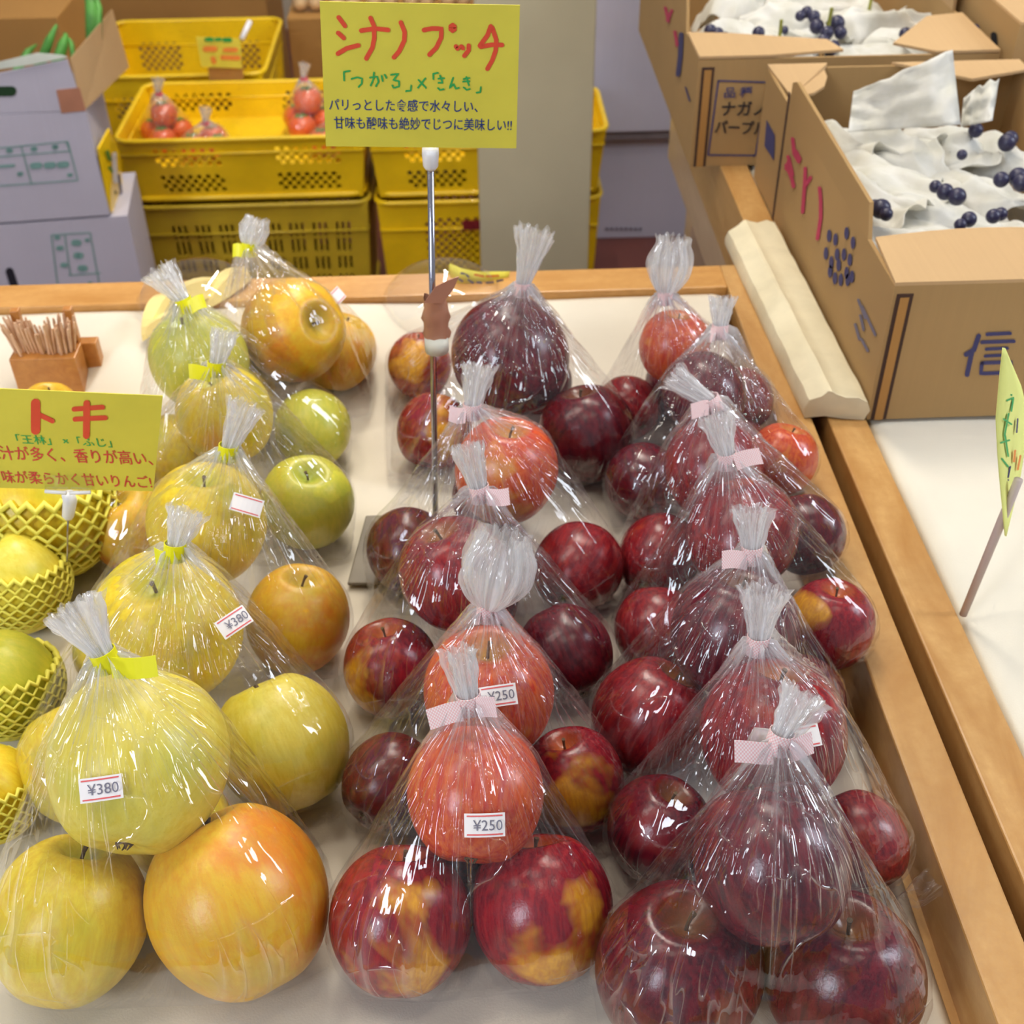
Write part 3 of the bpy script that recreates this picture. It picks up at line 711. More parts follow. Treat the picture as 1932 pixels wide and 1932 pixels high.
# ---------------------------------------------------------------- netted apples on the left
NET = simple('yellow_foam_net', (236, 226, 92), 0.6, 0.04, 30)
def netted(px, py, pr, zoff, kind, label, axis, nlabel):
    lo = None
    for i in range(1, 9000):
        t = 1e-4 + i * 1e-7; c = EYE + ray(px, py) * t; r = pr * t
        if c.z <= r * .95 + zoff: break
    apple(c, r, kind, label, axis, None, 'netted yellow apples')
    bm = bmesh.new(); n = 26
    ax = Vector((0.1, 0.25, 1)).normalized(); ux = ax.orthogonal().normalized(); uy = ax.cross(ux)
    def P(u, v):   # u around, v from 0 bottom to 1 rim
        ph = PI * (0.97 - 0.63 * v); th = 2 * PI * u; R_ = r * (1.045 + 0.035 * v ** 3)
        p = (ux * math.cos(th) + uy * math.sin(th)) * math.sin(ph) * R_ + ax * math.cos(ph) * R_ * 0.93
        return p
    rows = 13
    for j in range(rows):
        v = 0.12 + 0.88 * j / (rows - 1)
        pts = [P((i + 0.5 * 0) / (n * 2), v + (0.030 if (i + j) % 2 else -0.030)) for i in range(n * 2)]
        tube(bm, pts, r * 0.034 * (1 + (0.6 if j == rows - 1 else 0)), 5, closed=True)
    o = bm_obj('foam_net', bm, NET, None, True); o.location = c
    for v_ in o.data.vertices:
        if (o.location.z + v_.co.z) < 0.0015: v_.co.z = 0.0015 - o.location.z
    tag(o, nlabel, 'foam net', 'foam nets around apples')
    return c, r
netted(85, 965, 130, .004, 'y_yellow', 'large yellow apple in a foam net behind the small handwritten card', (-.1, .3, 1), 'yellow foam net around the large apple behind the small card')
netted(30, 1100, 96, .002, 'y_pale', 'pale yellow apple in a foam net left of the thin pin', (-.4, .2, 1), 'yellow foam net around the apple left of the thin pin')
netted(12, 1295, 100, .002, 'y_green', 'green-yellow apple in a foam net at the left edge', (-.5, .1, 1), 'yellow foam net around the green-yellow apple at the left edge')
netted(-22, 1500, 92, .002, 'y_yellow', 'yellow apple in a foam net, lowest at the left edge', (-.5, .1, 1), 'yellow foam net around the lowest apple at the left edge')
for px, py, pr, lb in ((95, 788, 62, 'orange-tinged apple peeping over the small card beside the toothpicks'),):
    for i in range(1, 9000):
        t = 1e-4 + i * 1e-7; c = EYE + ray(px, py) * t; r = pr * t
        if c.z <= r * .95: break
    apple(c, r, 'y_orange', lb, (.2, .2, 1), (-1, -.3, .3))

# ---------------------------------------------------------------- tall sign on a steel pole
SY = 0.749
sg = empty('price_sign', (-0.036, SY, 0.0), 'tall yellow card with red lettering on a steel pole among the apples', 'sign')
si_ = Matrix.Translation(-sg.location)
def child_fix(o, root):
    o.location = -root.location; return o
base_pts = [at(690, 972, z=.0035), at(835, 968, z=.0035), at(835, 1100, z=.0035), at(655, 1100, z=.0035)]
child_fix(bevel(slab('base_plate', base_pts, (0, 0, 1), .003, TAUPE, sg), .001), sg)
bm = bmesh.new(); ptop = at(812, 285, y=SY); pb = Vector((-0.036, SY, 0.003))
tube(bm, [pb, ptop], 0.0022, 12); child_fix(bm_obj('pole', bm, STEEL, sg, True), sg)
bm = bmesh.new(); pd = (ptop - pb).normalized()
tube(bm, [ptop - pd * .012, ptop - pd * .010, ptop - pd * .002, ptop + pd * .002], [.0034, .0048, .0054, .0052], 16)
child_fix(bm_obj('clip_collar', bm, WHITE_PL, sg, True), sg)
def quad_map(TL, TR, BR, BL):
    """card whose corners are world points; (a, b) in 0..1 from its top-left corner"""
    def f(a, b): return (TL * (1 - a) + TR * a) * (1 - b) + (BL * (1 - a) + BR * a) * b
    return f
cy = SY - 0.005
TL, TR, BR, BL = [at(*p, y=cy) for p in ((603, 3), (981, 10), (974, 280), (615, 276))]
nf = (TR - TL).cross(TL - BL).normalized()
if nf.y > 0: nf = -nf
cardo = child_fix(slab('sign_card', [TL, BL, BR, TR], nf, .0008, PAPERY, sg), sg)
cm = quad_map(TL, TR, BR, BL)
# marker strokes drawn in card pixels (1932 wide view of the 390 px wide card)
def card_map(f, x0, y0, sx, sy):
    return lambda X, Y: f((X - x0) / sx, (Y - y0) / sy)
mp = card_map(cm, 15, 15, 1855, 1370)
big = [[(185, 150), (240, 225)], [(175, 290), (225, 335)], [(165, 480), (250, 430), (360, 400)],
       [(390, 265), (520, 245), (640, 255)], [(480, 150), (510, 220), (510, 330), (490, 420), (430, 520)],
       [(760, 185), (795, 270), (790, 350), (740, 450), (690, 505)],
       [(975, 250), (1050, 235), (1140, 235), (1135, 320), (1090, 410), (1025, 475)],
       [(1226, 212), (1226, 240)], [(1243, 200), (1243, 252)], [(1260, 212), (1260, 240)], [(1275, 395), (1290, 415)], [(1325, 395), (1340, 410)], [(1395, 385), (1395, 430), (1355, 480)],
       [(1600, 205), (1570, 290), (1500, 385)], [(1510, 395), (1610, 375), (1710, 375)], [(1615, 220), (1655, 330), (1650, 430), (1620, 520), (1575, 600)]]
strokes('red_lettering', big, 42, RED_INK, cardo, mp, .0004, nf).location = (0, 0, 0)
gr = [[(270, 640), (215, 650), (215, 730)], [(285, 715), (340, 700), (385, 710), (380, 760), (350, 790)],
      [(460, 700), (530, 690), (540, 740), (515, 780)], [(500, 650), (490, 720), (465, 775)], [(570, 680), (580, 730)], [(600, 670), (615, 700)],
      [(660, 670), (730, 660), (680, 720), (735, 730), (735, 780), (680, 795), (670, 770)], [(800, 825), (845, 820), (850, 770)],
      [(920, 715), (990, 790)], [(985, 700), (915, 790)], [(1105, 645), (1060, 655), (1062, 705)],
      [(1110, 700), (1165, 695)], [(1125, 670), (1150, 740), (1110, 740)], [(1105, 790), (1125, 810), (1160, 800)],
      [(1250, 690), (1215, 790), (1255, 750), (1275, 795), (1305, 785)], [(1350, 700), (1405, 690)], [(1345, 725), (1405, 720)], [(1375, 680), (1400, 760)], [(1350, 780), (1380, 805), (1410, 795)],
      [(1475, 830), (1510, 825), (1515, 775)]]
strokes('green_lettering', gr, 17, GREEN_INK, cardo, mp, .0004, nf)
ud = (TR - TL).normalized(); vd = (TL - BL).normalized()
def line(parent, f, a, b, s, size, mat, sx=1.0, bold=0.0, name='lettering', n=nf, u=ud, v=vd):
    return text_mesh(name, s, size, mat, parent, f(a, b) + n * .0004, u, v, bold, sx)
line(cardo, cm, .022, .728, '\u30d1\u30ea\u3063\u3068\u3057\u305f\u98df\u611f\u3067\u6c34\u3005\u3057\u3044\u3001', .0080, BLUE_INK, .86, .00006, 'blue_lettering')
line(cardo, cm, .045, .86, '\u7518\u5473\u3082\u9178\u5473\u3082\u7d76\u5999\u3067\u3058\u3064\u306b\u7f8e\u5473\u3057\u3044!!', .0084, BLUE_INK, .80, .00006, 'blue_lettering')
# brown tape wrapped on the pole
tb = at(822, 590, y=SY)
bm = bmesh.new(); random.seed(4)
vs = []
for j in range(9):
    for k in range(14):
        a = 2 * PI * k / 14; rr = .0080 + .0024 * noise.noise(Vector((math.cos(a) * 2, math.sin(a) * 2, j * .6)))
        vs.append(bm.verts.new(tb + Vector((rr * math.cos(a) * (1.15 if j < 7 else 1), rr * math.sin(a) * .6, -.020 + .0040 * j + .0025 * math.sin(a * 3) * (j / 8)))))
for j in range(8):
    for k in range(14): bm.faces.new((vs[j * 14 + k], vs[j * 14 + (k + 1) % 14], vs[(j + 1) * 14 + (k + 1) % 14], vs[(j + 1) * 14 + k]))
child_fix(bm_obj('tape_wrap', bm, TAPE_BR, sg, True), sg)
child_fix(slab('tape_end', [at(*p, y=SY - .009 + .0002 * (p[0] - 820)) for p in ((800, 572), (836, 572), (856, 545), (866, 522), (846, 529), (822, 541))], (0, -1, 0), .0008, TAPE_BR, sg), sg)
bm = bmesh.new(); tube(bm, [tb + Vector((-.0005, -.001, -.030)), tb + Vector((-.0005, -.001, -.019))], .0085, 12)
child_fix(bm_obj('pale_tape', bm, simple('pale_tape', (216, 212, 196), .5), sg, True), sg)

# ---------------------------------------------------------------- small sign on a pin
PY_ = 0.648
pp = at(123, 1130, z=0.0)
sp = empty('price_sign', pp, 'small yellow card with red lettering on a thin pin by netted apples', 'sign')
TL2, TR2, BR2, BL2 = [at(*p, y=PY_ - .003) for p in ((-120, 728), (307, 747), (289, 927), (-112, 918))]
n2 = (TR2 - TL2).cross(TL2 - BL2).normalized(); n2 = -n2 if n2.y > 0 else n2
c2 = child_fix(slab('sign_card', [TL2, BL2, BR2, TR2], n2, .0007, PAPERY, sp), sp)
cm2 = quad_map(TL2, TR2, BR2, BL2)
# view of 330 px wide crop at 1932 px: photo px = X*330/1932, 720 + Y*240/1405
def m2(X, Y):
    px, py = X * 330 / 1932, 720 + Y * 240 / 1405
    return at(px, py, y=PY_ - .003)
strokes('red_lettering', [([(395, 235), (395, 530)], 105), ([(430, 360), (580, 430)], 55), ([(820, 300), (1135, 278)], 55), ([(830, 410), (1165, 395)], 55), ([(960, 235), (955, 590)], 75)], 60, RED_INK, c2, m2, .0004, n2)
ud2 = (TR2 - TL2).normalized(); vd2 = Vector((0, 0, 1))
def px_text(s, px, py, size, mat, parent, y, sx=.86, bold=.00006, name='lettering', u=ud2, n=n2):
    return text_mesh(name, s, size, mat, parent, at(px, py, y=y) + n * .0004, u, Vector((0, 0, 1)), bold, sx)
px_text('\u300c\u738b\u6797\u300d \u00d7\u300c\u3075\u3058\u300d', 18, 834, .0078, GREEN_INK, c2, PY_ - .003, 1.0, name='green_lettering')
px_text('\u679c\u6c41\u304c\u591a\u304f\u3001\u9999\u308a\u304c\u9ad8\u3044\u3001', -25, 863, .0122, CRIM_INK, c2, PY_ - .003, .76, .00008, name='crimson_lettering')
px_text('\u98df\u5473\u304c\u67d4\u3089\u304b\u304f\u7518\u3044\u308a\u3093\u3054!', -20, 907, .0112, CRIM_INK, c2, PY_ - .003, .765, .00008, name='crimson_lettering')
bm = bmesh.new(); pa = at(129, 975, y=PY_); tube(bm, [pp, pa], .0006, 6); child_fix(bm_obj('pin', bm, STEEL, sp, True), sp)
bm = bmesh.new(); pbb = at(128, 931, y=PY_)
tube(bm, [pa - Vector((0, 0, .002)), pa + Vector((0, 0, .001)), pbb - Vector((0, 0, .006)), pbb], [.0022, .0040, .0046, .0042], 14); child_fix(bm_obj('pin_head', bm, WHITE_PL, sp, True), sp)
bm = bmesh.new(); tube(bm, [at(85, 927, y=PY_ - .006), at(125, 930, y=PY_ - .007)], .0013, 8); tube(bm, [at(131, 930, y=PY_ - .007), at(171, 929, y=PY_ - .006)], .0013, 8)
child_fix(bm_obj('clip_lips', bm, WHITE_PL, sp, True), sp)
child_fix(slab('clip_window', [at(84, 897, y=PY_ - .005), at(84, 927, y=PY_ - .005), at(172, 929, y=PY_ - .005), at(174, 899, y=PY_ - .005)], (0, -1, 0), .0004, CLEAR, sp), sp)

# ---------------------------------------------------------------- sign on a stick at the right, seen edge-on
RY = 0.585; q0 = at(1817, 1160, z=.034)
sr_ = empty('price_sign', q0, 'yellow card with green lettering seen almost edge-on, on a pale stick', 'sign')
bm = bmesh.new(); q1 = at(1893, 975, y=RY + .01); q2 = q1 + (q1 - q0) * .35
tube(bm, [q0, q1, q2], [.0026, .0030, .0028], 10); child_fix(bm_obj('stick', bm, simple('pale_stick', (198, 180, 172), .6), sr_, True), sr_)
vs, fs = [], []
T0 = q1 + Vector((0.001, -.004, -.012)); NL = 14
ctrl_l = [(1897, 1010), (1884, 870), (1880, 790), (1888, 700), (1893, 656)]
def lerp_list(L, t):
    t *= len(L) - 1; i = min(int(t), len(L) - 2); f = t - i
    return (L[i][0] * (1 - f) + L[i + 1][0] * f, L[i][1] * (1 - f) + L[i + 1][1] * f)
ctrl_r = [(1899, 1012), (1925, 905), (1938, 820), (1932, 740), (1897, 657)]
for i in range(NL + 1):
    t = i / NL; a = at(*lerp_list(ctrl_l, t), y=RY); b = at(*lerp_list(ctrl_r, t), y=RY + .05 * math.sin(PI * min(1, t * 1.0)) + .002)
    for j in range(4): vs.append(a.lerp(b, j / 3) + Vector((0, 0, .0)))
for i in range(NL):
    for j in range(3): fs.append((i * 4 + j, i * 4 + j + 1, (i + 1) * 4 + j + 1, (i + 1) * 4 + j))
c3 = child_fix(mesh_obj('sign_card', vs, fs, PAPERL, sr_, True), sr_); sd = c3.modifiers.new('thick', 'SOLIDIFY'); sd.thickness = .0006
def m3(px, py):
    f = (px - 1880) / 60.0; return at(px, py, y=RY + max(0, f) * .05 - .0035)
strokes('green_lettering', [[(1903, 712), (1915, 730)], [(1912, 705), (1908, 745)], [(1900, 755), (1912, 750), (1908, 775)], [(1893, 790), (1908, 800)], [(1903, 780), (1895, 822)], [(1888, 835), (1904, 830)], [(1896, 820), (1902, 860)], [(1890, 865), (1902, 880)]], 3.4, GREEN_INK, c3, m3, .0002, (0, -1, 0))
strokes('blue_lettering', [[(1920, 790), (1918, 815)], [(1906, 880), (1902, 900)], [(1902, 905), (1899, 930)]], 3.0, NAVY, c3, m3, .0002, (0, -1, 0))
strokes('red_lettering', [[(1925, 860), (1920, 885)], [(1915, 850), (1913, 870)]], 4.0, ORANGE_INK, c3, m3, .0002, (0, -1, 0))

# ---------------------------------------------------------------- toothpick holder
hp = at(112, 728, z=0.0) ; hy = hp.y
th = empty('toothpick_holder', (hp.x, hy, 0.0), 'small bamboo box holding wooden toothpicks behind the small card', 'toothpick holder')
A0, A1 = at(42, 678, y=hy - .022), at(165, 668, y=hy - .022)
hw = (A1.x - A0.x) / 2; hz = A0.z
box('holder_box', (-hw, hw, -.022, .004, 0, hz), BAMBOO, th, .001)
box('back_board', (-hw + .01, hw + .012, .006, .018, 0, hz - .002), BAMBOO, th, .001)
for sx in (-1, 1): box('side_post', (sx * hw * .80 - .004, sx * hw * .80 + .004, .004, .012, 0, hz + .034), BAMBOO, th, .001)
rp = random.Random(3)
pk_me = None
for i in range(70):
    bm = bmesh.new()
    x = rp.uniform(-hw * .72, hw * .72); y = rp.uniform(-.014, .0); tx = rp.uniform(-.006, .006) + x * .35; ty = rp.uniform(-.010, .006)
    a = Vector((x, y, hz * .5)); b = Vector((x + tx, y + ty, hz + rp.uniform(.018, .030)))
    o = None
    tube(bm, [a, b, b + (b - a).normalized() * .004], [.0014, .0014, .0009], 5)
    o = bm_obj('toothpick', bm, PICK, None, False); o.location = th.location
    tag(o, 'thin wooden toothpick standing in the small bamboo box', 'toothpick', 'toothpicks in the bamboo box')

# ---------------------------------------------------------------- clear sample domes
def dome(px, py, rad, zb, label, hgt):
    c = at(px, py, z=zb); prof = []
    for i in range(15):
        a = PI / 2 * i / 14; prof.append((rad * math.cos(a) ** .8 + 1e-4, hgt * math.sin(a)))
    e = empty('sample_dome', (c.x, c.y, zb), label, 'sample container')
    d = lathe('dome', [(rad * 1.05, 0), (rad * 1.05, .002)] + prof, CLEAR, e, 48)
    bm = bmesh.new(); tube(bm, [(rad * 1.05 * math.cos(a), rad * 1.05 * math.sin(a),   .0015) for a in [2 * PI * k / 48 for k in range(48)]], .0016, 6, closed=True)
    bm_obj('rim', bm, film('clear_rim', .15, gloss=.25, bump=0.0), e, True)
    for o in e.children:
        me = o.data
        if not me.uv_layers: me.uv_layers.new(name='UVMap')
    return e, c
d1, dc = dome(838, 595, .064, .010, 'round clear plastic sample dome with a yellow sticker beside the pole', .052)
top_s = [(848, 497), (872, 507), (905, 513), (962, 512)]; bot_s = [(845, 517), (862, 535), (905, 541), (958, 532)]
vs, fs = [], []; N = 12
for k in range(N + 1):
    for L_ in (top_s, bot_s):
        q = lerp_list(L_, k / N); vs.append(at(*q, y=dc.y + .030 - .010 * math.sin(PI * k / N) + (.0 if L_ is top_s else -.003)) - d1.location)
for k in range(N): fs.append((2 * k, 2 * k + 1, 2 * k + 3, 2 * k + 2))
st = mesh_obj('sticker', vs, fs, PAPERY, d1, True); tag(st, 'yellow sticker with small lettering'); st.modifiers.new('t', 'SOLIDIFY').thickness = .0005
def smp(px, py): return at(px, py, y=dc.y + .016)
strokes('sticker_lettering', [[(870, 515), (876, 516)], [(880, 518), (884, 522)], [(866, 526), (872, 530)], [(884, 528), (892, 533)], [(900, 532), (908, 533)], [(918, 533), (930, 532)], [(938, 530), (948, 528)]], 4, GREYTX, d1, smp, .0004, (0, -1, 0)).location = -d1.location
strokes('sticker_red_lettering', [[(896, 518), (912, 521)], [(918, 521), (940, 520)]], 4, ORANGE_INK, d1, smp, .0004, (0, -1, 0)).location = -d1.location
d2, dc2 = dome(380, 600, .064, .010, 'round clear plastic sample dome over apple slices at the far rim', .055)
SLICE = simple('apple_flesh', (250, 226, 150), .4, .05)
for i, (px, py, ang) in enumerate(((298, 598, 1.4), (375, 560, .5), (430, 545, 1.1), (340, 620, .2))):
    p = at(px, py, z=.034)
    bm = bmesh.new(); n = 12; rr = .034; vs_ = []
    for k in range(n + 1):
        a = PI * k / n
        for s in (-1, 0, 1):
            vs_.append(bm.verts.new((rr * math.cos(a), (.013 * s) * math.sin(a) * (1 if s else 0), rr * math.sin(a) * (1 if s == 0 else .62) - .008)))
    for k in range(n):
        for s in (0, 1): bm.faces.new((vs_[k * 3 + s], vs_[k * 3 + 3 + s], vs_[k * 3 + 4 + s], vs_[k * 3 + s + 1]))
        bm.faces.new((vs_[k * 3], vs_[k * 3 + 2], vs_[k * 3 + 5], vs_[k * 3 + 3]))
    bmesh.ops.rotate(bm, verts=bm.verts, matrix=Matrix.Rotation(ang, 3, 'Z') @ Matrix.Rotation(.5, 3, 'X'))
    o = bm_obj('apple_slice', bm, SLICE, None); o.location = p; tag(o, ('leftmost upright', 'largest middle', 'rightmost', 'lowest')[i] + ' pale peeled apple slice under the left sample dome', 'apple slice', 'apple slices under the sample dome')

# ---------------------------------------------------------------- stack of paper towels lying on the rails
bm = bmesh.new()
A = Vector((.2745, .832, RZ + .0005)); B_ = Vector((.3245, .826, RZ + .0005)); A2 = Vector((.264, 1.15, RZ + .0005)); B2 = Vector((.318, 1.165, RZ + .0005))
prof = [(-.02, 0), (-.03, .008), (.02, .017), (.20, .0225), (.30, .0265), (.36, .0272), (.44, .0240), (.60, .0215), (.80, .0215), (.96, .0185), (1.02, .010), (1.0, .003), (.96, 0), (.6, .0012), (.3, .0012)]
N = 46; rings = []
for i in range(N + 1):
    t = i / N; a = A.lerp(A2, t); b = B_.lerp(B2, t); ring = []
    for k, (u, h) in enumerate(prof):
        j = .0011 * noise.noise(Vector((t * 14, u * 5, h * 90)))
        rag = (.0035 * noise.noise(Vector((u * 7, h * 160, i)))) if i in (0, N) else 0
        p = a.lerp(b, u + j * 8 * (1 if u < .2 else .4)); p.z += h * (1 - .12 * t) + j * (1 if h > .001 else 0); p.y += rag
        ring.append(bm.verts.new(p))
    rings.append(ring)
for i in range(N):
    for k in range(len(prof)): bm.faces.new((rings[i][k], rings[i][(k + 1) % len(prof)], rings[i + 1][(k + 1) % len(prof)], rings[i + 1][k]))
bm.faces.new(rings[0][::-1]); bm.faces.new(rings[-1])
bmesh.ops.recalc_face_normals(bm, faces=bm.faces)
tw = bm_obj('paper_towel_stack', bm, TOWEL, None, True); tag(tw, 'long cream stack of folded paper towels lying across the two table rims', 'paper towels')
es = tw.modifiers.new('edges', 'EDGE_SPLIT'); es.split_angle = .45

# ---------------------------------------------------------------- grape cartons
def carton(name, label, x0, x1, y0, y1, z0, z1, mat_out=CARD, mat_in=CARD_IN, cat='carton', group=None, th=.0035, yaw=0.0, pivot=None, close=False):
    e = empty(name, (x0, y0, z0), label, cat, group, (0, 0, yaw))
    X, Y, Z = x1 - x0, y1 - y0, z1 - z0
    bm = bmesh.new()
    add_box(bm, 0, th, 0, Y, 0, Z); add_box(bm, X - th, X, 0, Y, 0, Z); add_box(bm, th, X - th, 0, th, 0, Z); add_box(bm, th, X - th, Y - th, Y, 0, Z); add_box(bm, th, X - th, th, Y - th, 0, th)
    if close: add_box(bm, th, X - th, th, Y - th, Z - th, Z)
    b = bm_obj('box_body', bm, mat_out, e)
    return e
def prism(name, pts, n, th, mat, parent, root):
    o = slab(name, pts, n, th, mat, parent); o.location = -root.location
    o.matrix_parent_inverse = Matrix.Identity(4); return o
XB, YB0, YB1, ZB = .325, .827, 1.312, .160
g1 = carton('grape_carton', 'open cardboard carton of wrapped grapes, nearest, with pink and blue printing', XB, .60, YB0, YB1, RZ, ZB)
fl = prism('side_flap', [Vector((XB, .905, ZB)), Vector((XB, .918, .187)), Vector((XB, 1.185, .190)), Vector((XB, 1.20, .184)), Vector((XB, 1.203, ZB))], (-1, 0, 0), .0035, CARD, g1, g1); fl.data.materials[0] = CARD
pts = [Vector((XB, YB0, ZB)), Vector((.60, YB0, ZB)), Vector((.60, YB0 + .06, ZB))]
for k in range(9):
    t = k / 8; pts.append(Vector((.52 - .19 * t, YB0 + .075 + .012 * math.sin(PI * t) + .0 * t, ZB + .001)))
fl = prism('front_flap', [p + Vector((0, 0, .003)) for p in pts], (0, 0, 1), .003, CARD_IN, g1, g1)
pts = [Vector((XB, YB1, ZB)), Vector((XB + .008, YB1 - .085, ZB - .004))] + [Vector((XB + .008 + .052 * math.sin(a), YB1 - .085 + .075 * (1 - math.cos(a)), ZB - .004)) for a in (.5, .9, 1.3, 1.57)] + [Vector((XB + .065, YB1, ZB))]
prism('far_flap', [p + Vector((0, 0, .004)) for p in pts], (0, 0, 1), .003, CARD_IN, g1, g1)
prism('far_flap', [Vector((.46, YB1, ZB + .003)), Vector((.60, YB1, ZB + .003)), Vector((.60, YB1 - .03, ZB + .003)), Vector((.53, YB1 - .055, ZB + .003))], (0, 0, 1), .003, CARD_IN, g1, g1)
# slots beside the corner
fn = Vector((0, -1, 0))
def front_slot(root, x, y, z0, z1, w_=.013):
    bm = bmesh.new(); add_box(bm, x, x + w_, y - .0006, y, z0, z1 - .003); o = bm_obj('corner_slot', bm, EDGE, root); o.location = -root.location
    bm = bmesh.new(); add_box(bm, x + .003, x + w_ - .003, y - .0010, y, z0, z1 - .006); o2 = bm_obj('slot_lining', bm, CARD_DK, o)
    return o
front_slot(g1, XB + .003, YB0, RZ, ZB - .004)
bm = bmesh.new(); add_box(bm, XB - .0006, XB, 1.203, 1.209, RZ, ZB + .012); o = bm_obj('side_slot', bm, EDGE, g1); o.location = -g1.location
def side_map(x): return lambda px, py: at(px, py, x=x - .0006)
# pink hand-brushed letters and blue grape print on the side, drawn where the photo shows them
sm = side_map(XB)
for LL in ([[(1496, 262), (1499, 290), (1508, 305)], [(1502, 285), (1510, 300)], [(1490, 300), (1484, 318)], [(1484, 312), (1494, 335), (1498, 352)], [(1488, 296), (1496, 330)]],
           [[(1520, 318), (1519, 345), (1515, 400)], [(1530, 335), (1519, 352)]], [[(1547, 355), (1549, 378)], [(1549, 378), (1549, 410), (1543, 450)]]):
    strokes('pink_lettering', LL, 7, PINK_INK, g1, sm, .0004, (-1, 0, 0)).location = -g1.location
ov = [(1564, 445), (1576, 452), (1597, 440), (1609, 458), (1558, 478), (1568, 495), (1582, 500), (1592, 480), (1603, 490), (1566, 512), (1575, 525), (1586, 528), (1597, 515), (1607, 522), (1579, 480), (1599, 528)]
bm = bmesh.new()
for (x, y) in ov:
    bm.faces.new([bm.verts.new(at(x + 4.3 * math.cos(a) - 2 * math.sin(a) * .2, y + 12 * math.sin(a), x=XB - .0012)) for a in [2 * PI * k / 14 for k in range(14)]])
o = bm_obj('grape_print', bm, NAVY, g1); o.location = -g1.location
strokes('small_print', [[(1620, 566), (1633, 600)], [(1627, 578), (1652, 632)], [(1624, 595), (1630, 622)], [(1614, 612), (1622, 640)], [(1626, 640), (1638, 662)]], 5, GREYTX, g1, sm, .0003, (-1, 0, 0)).location = -g1.location
bm = bmesh.new(); bm.faces.new([bm.verts.new(at(x, y, x=XB - .0008)) for x, y in ((1446, 226), (1462, 255), (1460, 303), (1442, 275))]); o = bm_obj('blue_print', bm, NAVY, g1); o.location = -g1.location
def fm(y): return lambda px, py: at(px, py, y=y)
strokes('blue_lettering', [([(1846, 633), (1837, 660), (1822, 668)], 9), ([(1834, 660), (1824, 706)], 9), ([(1862, 630), (1905, 628)], 7), ([(1852, 645), (1912, 643)], 7), ([(1860, 658), (1900, 656)], 6), ([(1858, 671), (1898, 669)], 6), ([(1852, 684), (1850, 704), (1905, 702), (1907, 682), (1852, 684)], 7)], 7, NAVY, g1, fm(YB0), .0006, fn).location = -g1.location
# second carton, behind
g2 = carton('grape_carton', 'open cardboard carton of wrapped grapes with framed black lettering, behind the nearest carton', .257, .592, 1.347, 1.84, RZ, .158)
front_slot(g2, .261, 1.347, RZ, .153, .014)
prism('side_flap', [Vector((.257, 1.44, .158)), Vector((.257, 1.455, .190)), Vector((.257, 1.84, .192)), Vector((.257, 1.84, .158))], (-1, 0, 0), .0035, CARD, g2, g2)
prism('side_flap', [Vector((.592, 1.50, .158)), Vector((.585, 1.49, .215)), Vector((.585, 1.84, .24)), Vector((.592, 1.84, .158))], (1, 0, 0), .0035, CARD_IN, g2, g2)
prism('front_flap', [Vector((.257, 1.347, .162)), Vector((.335, 1.347, .162)), Vector((.42, 1.36, .162)), Vector((.41, 1.395, .162)), Vector((.30, 1.425, .162)), Vector((.257, 1.43, .162))], (0, 0, 1), .003, CARD_IN, g2, g2)
prism('front_flap', [Vector((.52, 1.347, .162)), Vector((.592, 1.347, .162)), Vector((.585, 1.46, .168)), Vector((.54, 1.45, .168)), Vector((.48, 1.375, .163))], (0, 0, 1), .003, CARD_IN, g2, g2)
f2 = fm(1.3468)
strokes('label_frame', [[(1355, 152), (1449, 155), (1425, 293), (1336, 292), (1355, 152)]], 3.2, NAVY, g2, f2, .0006, fn).location = -g2.location
text_mesh('blue_lettering', '\u54c1 \u7a2e', .013, NAVY, g2, at(1364, 183, y=1.345) - g2.location, (1, 0, 0), (0, 0, 1), .0002, 1.1)
text_mesh('black_lettering', '\u30ca\u30ac\u30ce', .0185, BLACK_INK, g2, at(1358, 217, y=1.345) - g2.location, (1, 0, -.02), (0, 0, 1), .0004, .98)
text_mesh('black_lettering', '\u30d1\u30fc\u30d7\u30eb', .0175, BLACK_INK, g2, at(1347, 250, y=1.345) - g2.location, (1, 0, -.06), (0, 0, 1), .0004, .86)
s2 = side_map(.257)
strokes('pink_lettering', [[(1256, 15), (1262, 40)], [(1268, 20), (1260, 38)]], 6, PINK_INK, g2, s2, .0005, (-1, 0, 0)).location = -g2.location
strokes('pink_lettering', [[(1274, 60), (1278, 85)]], 6, PINK_INK, g2, s2, .0005, (-1, 0, 0)).location = -g2.location
strokes('blue_print', [([(1286, 65), (1284, 105), (1280, 140)], 9)], 8, NAVY, g2, s2, .0005, (-1, 0, 0)).location = -g2.location
strokes('small_print', [([(1294, 165), (1302, 190)], 3)], 3, NAVY, g2, s2, .0005, (-1, 0, 0)).location = -g2.location
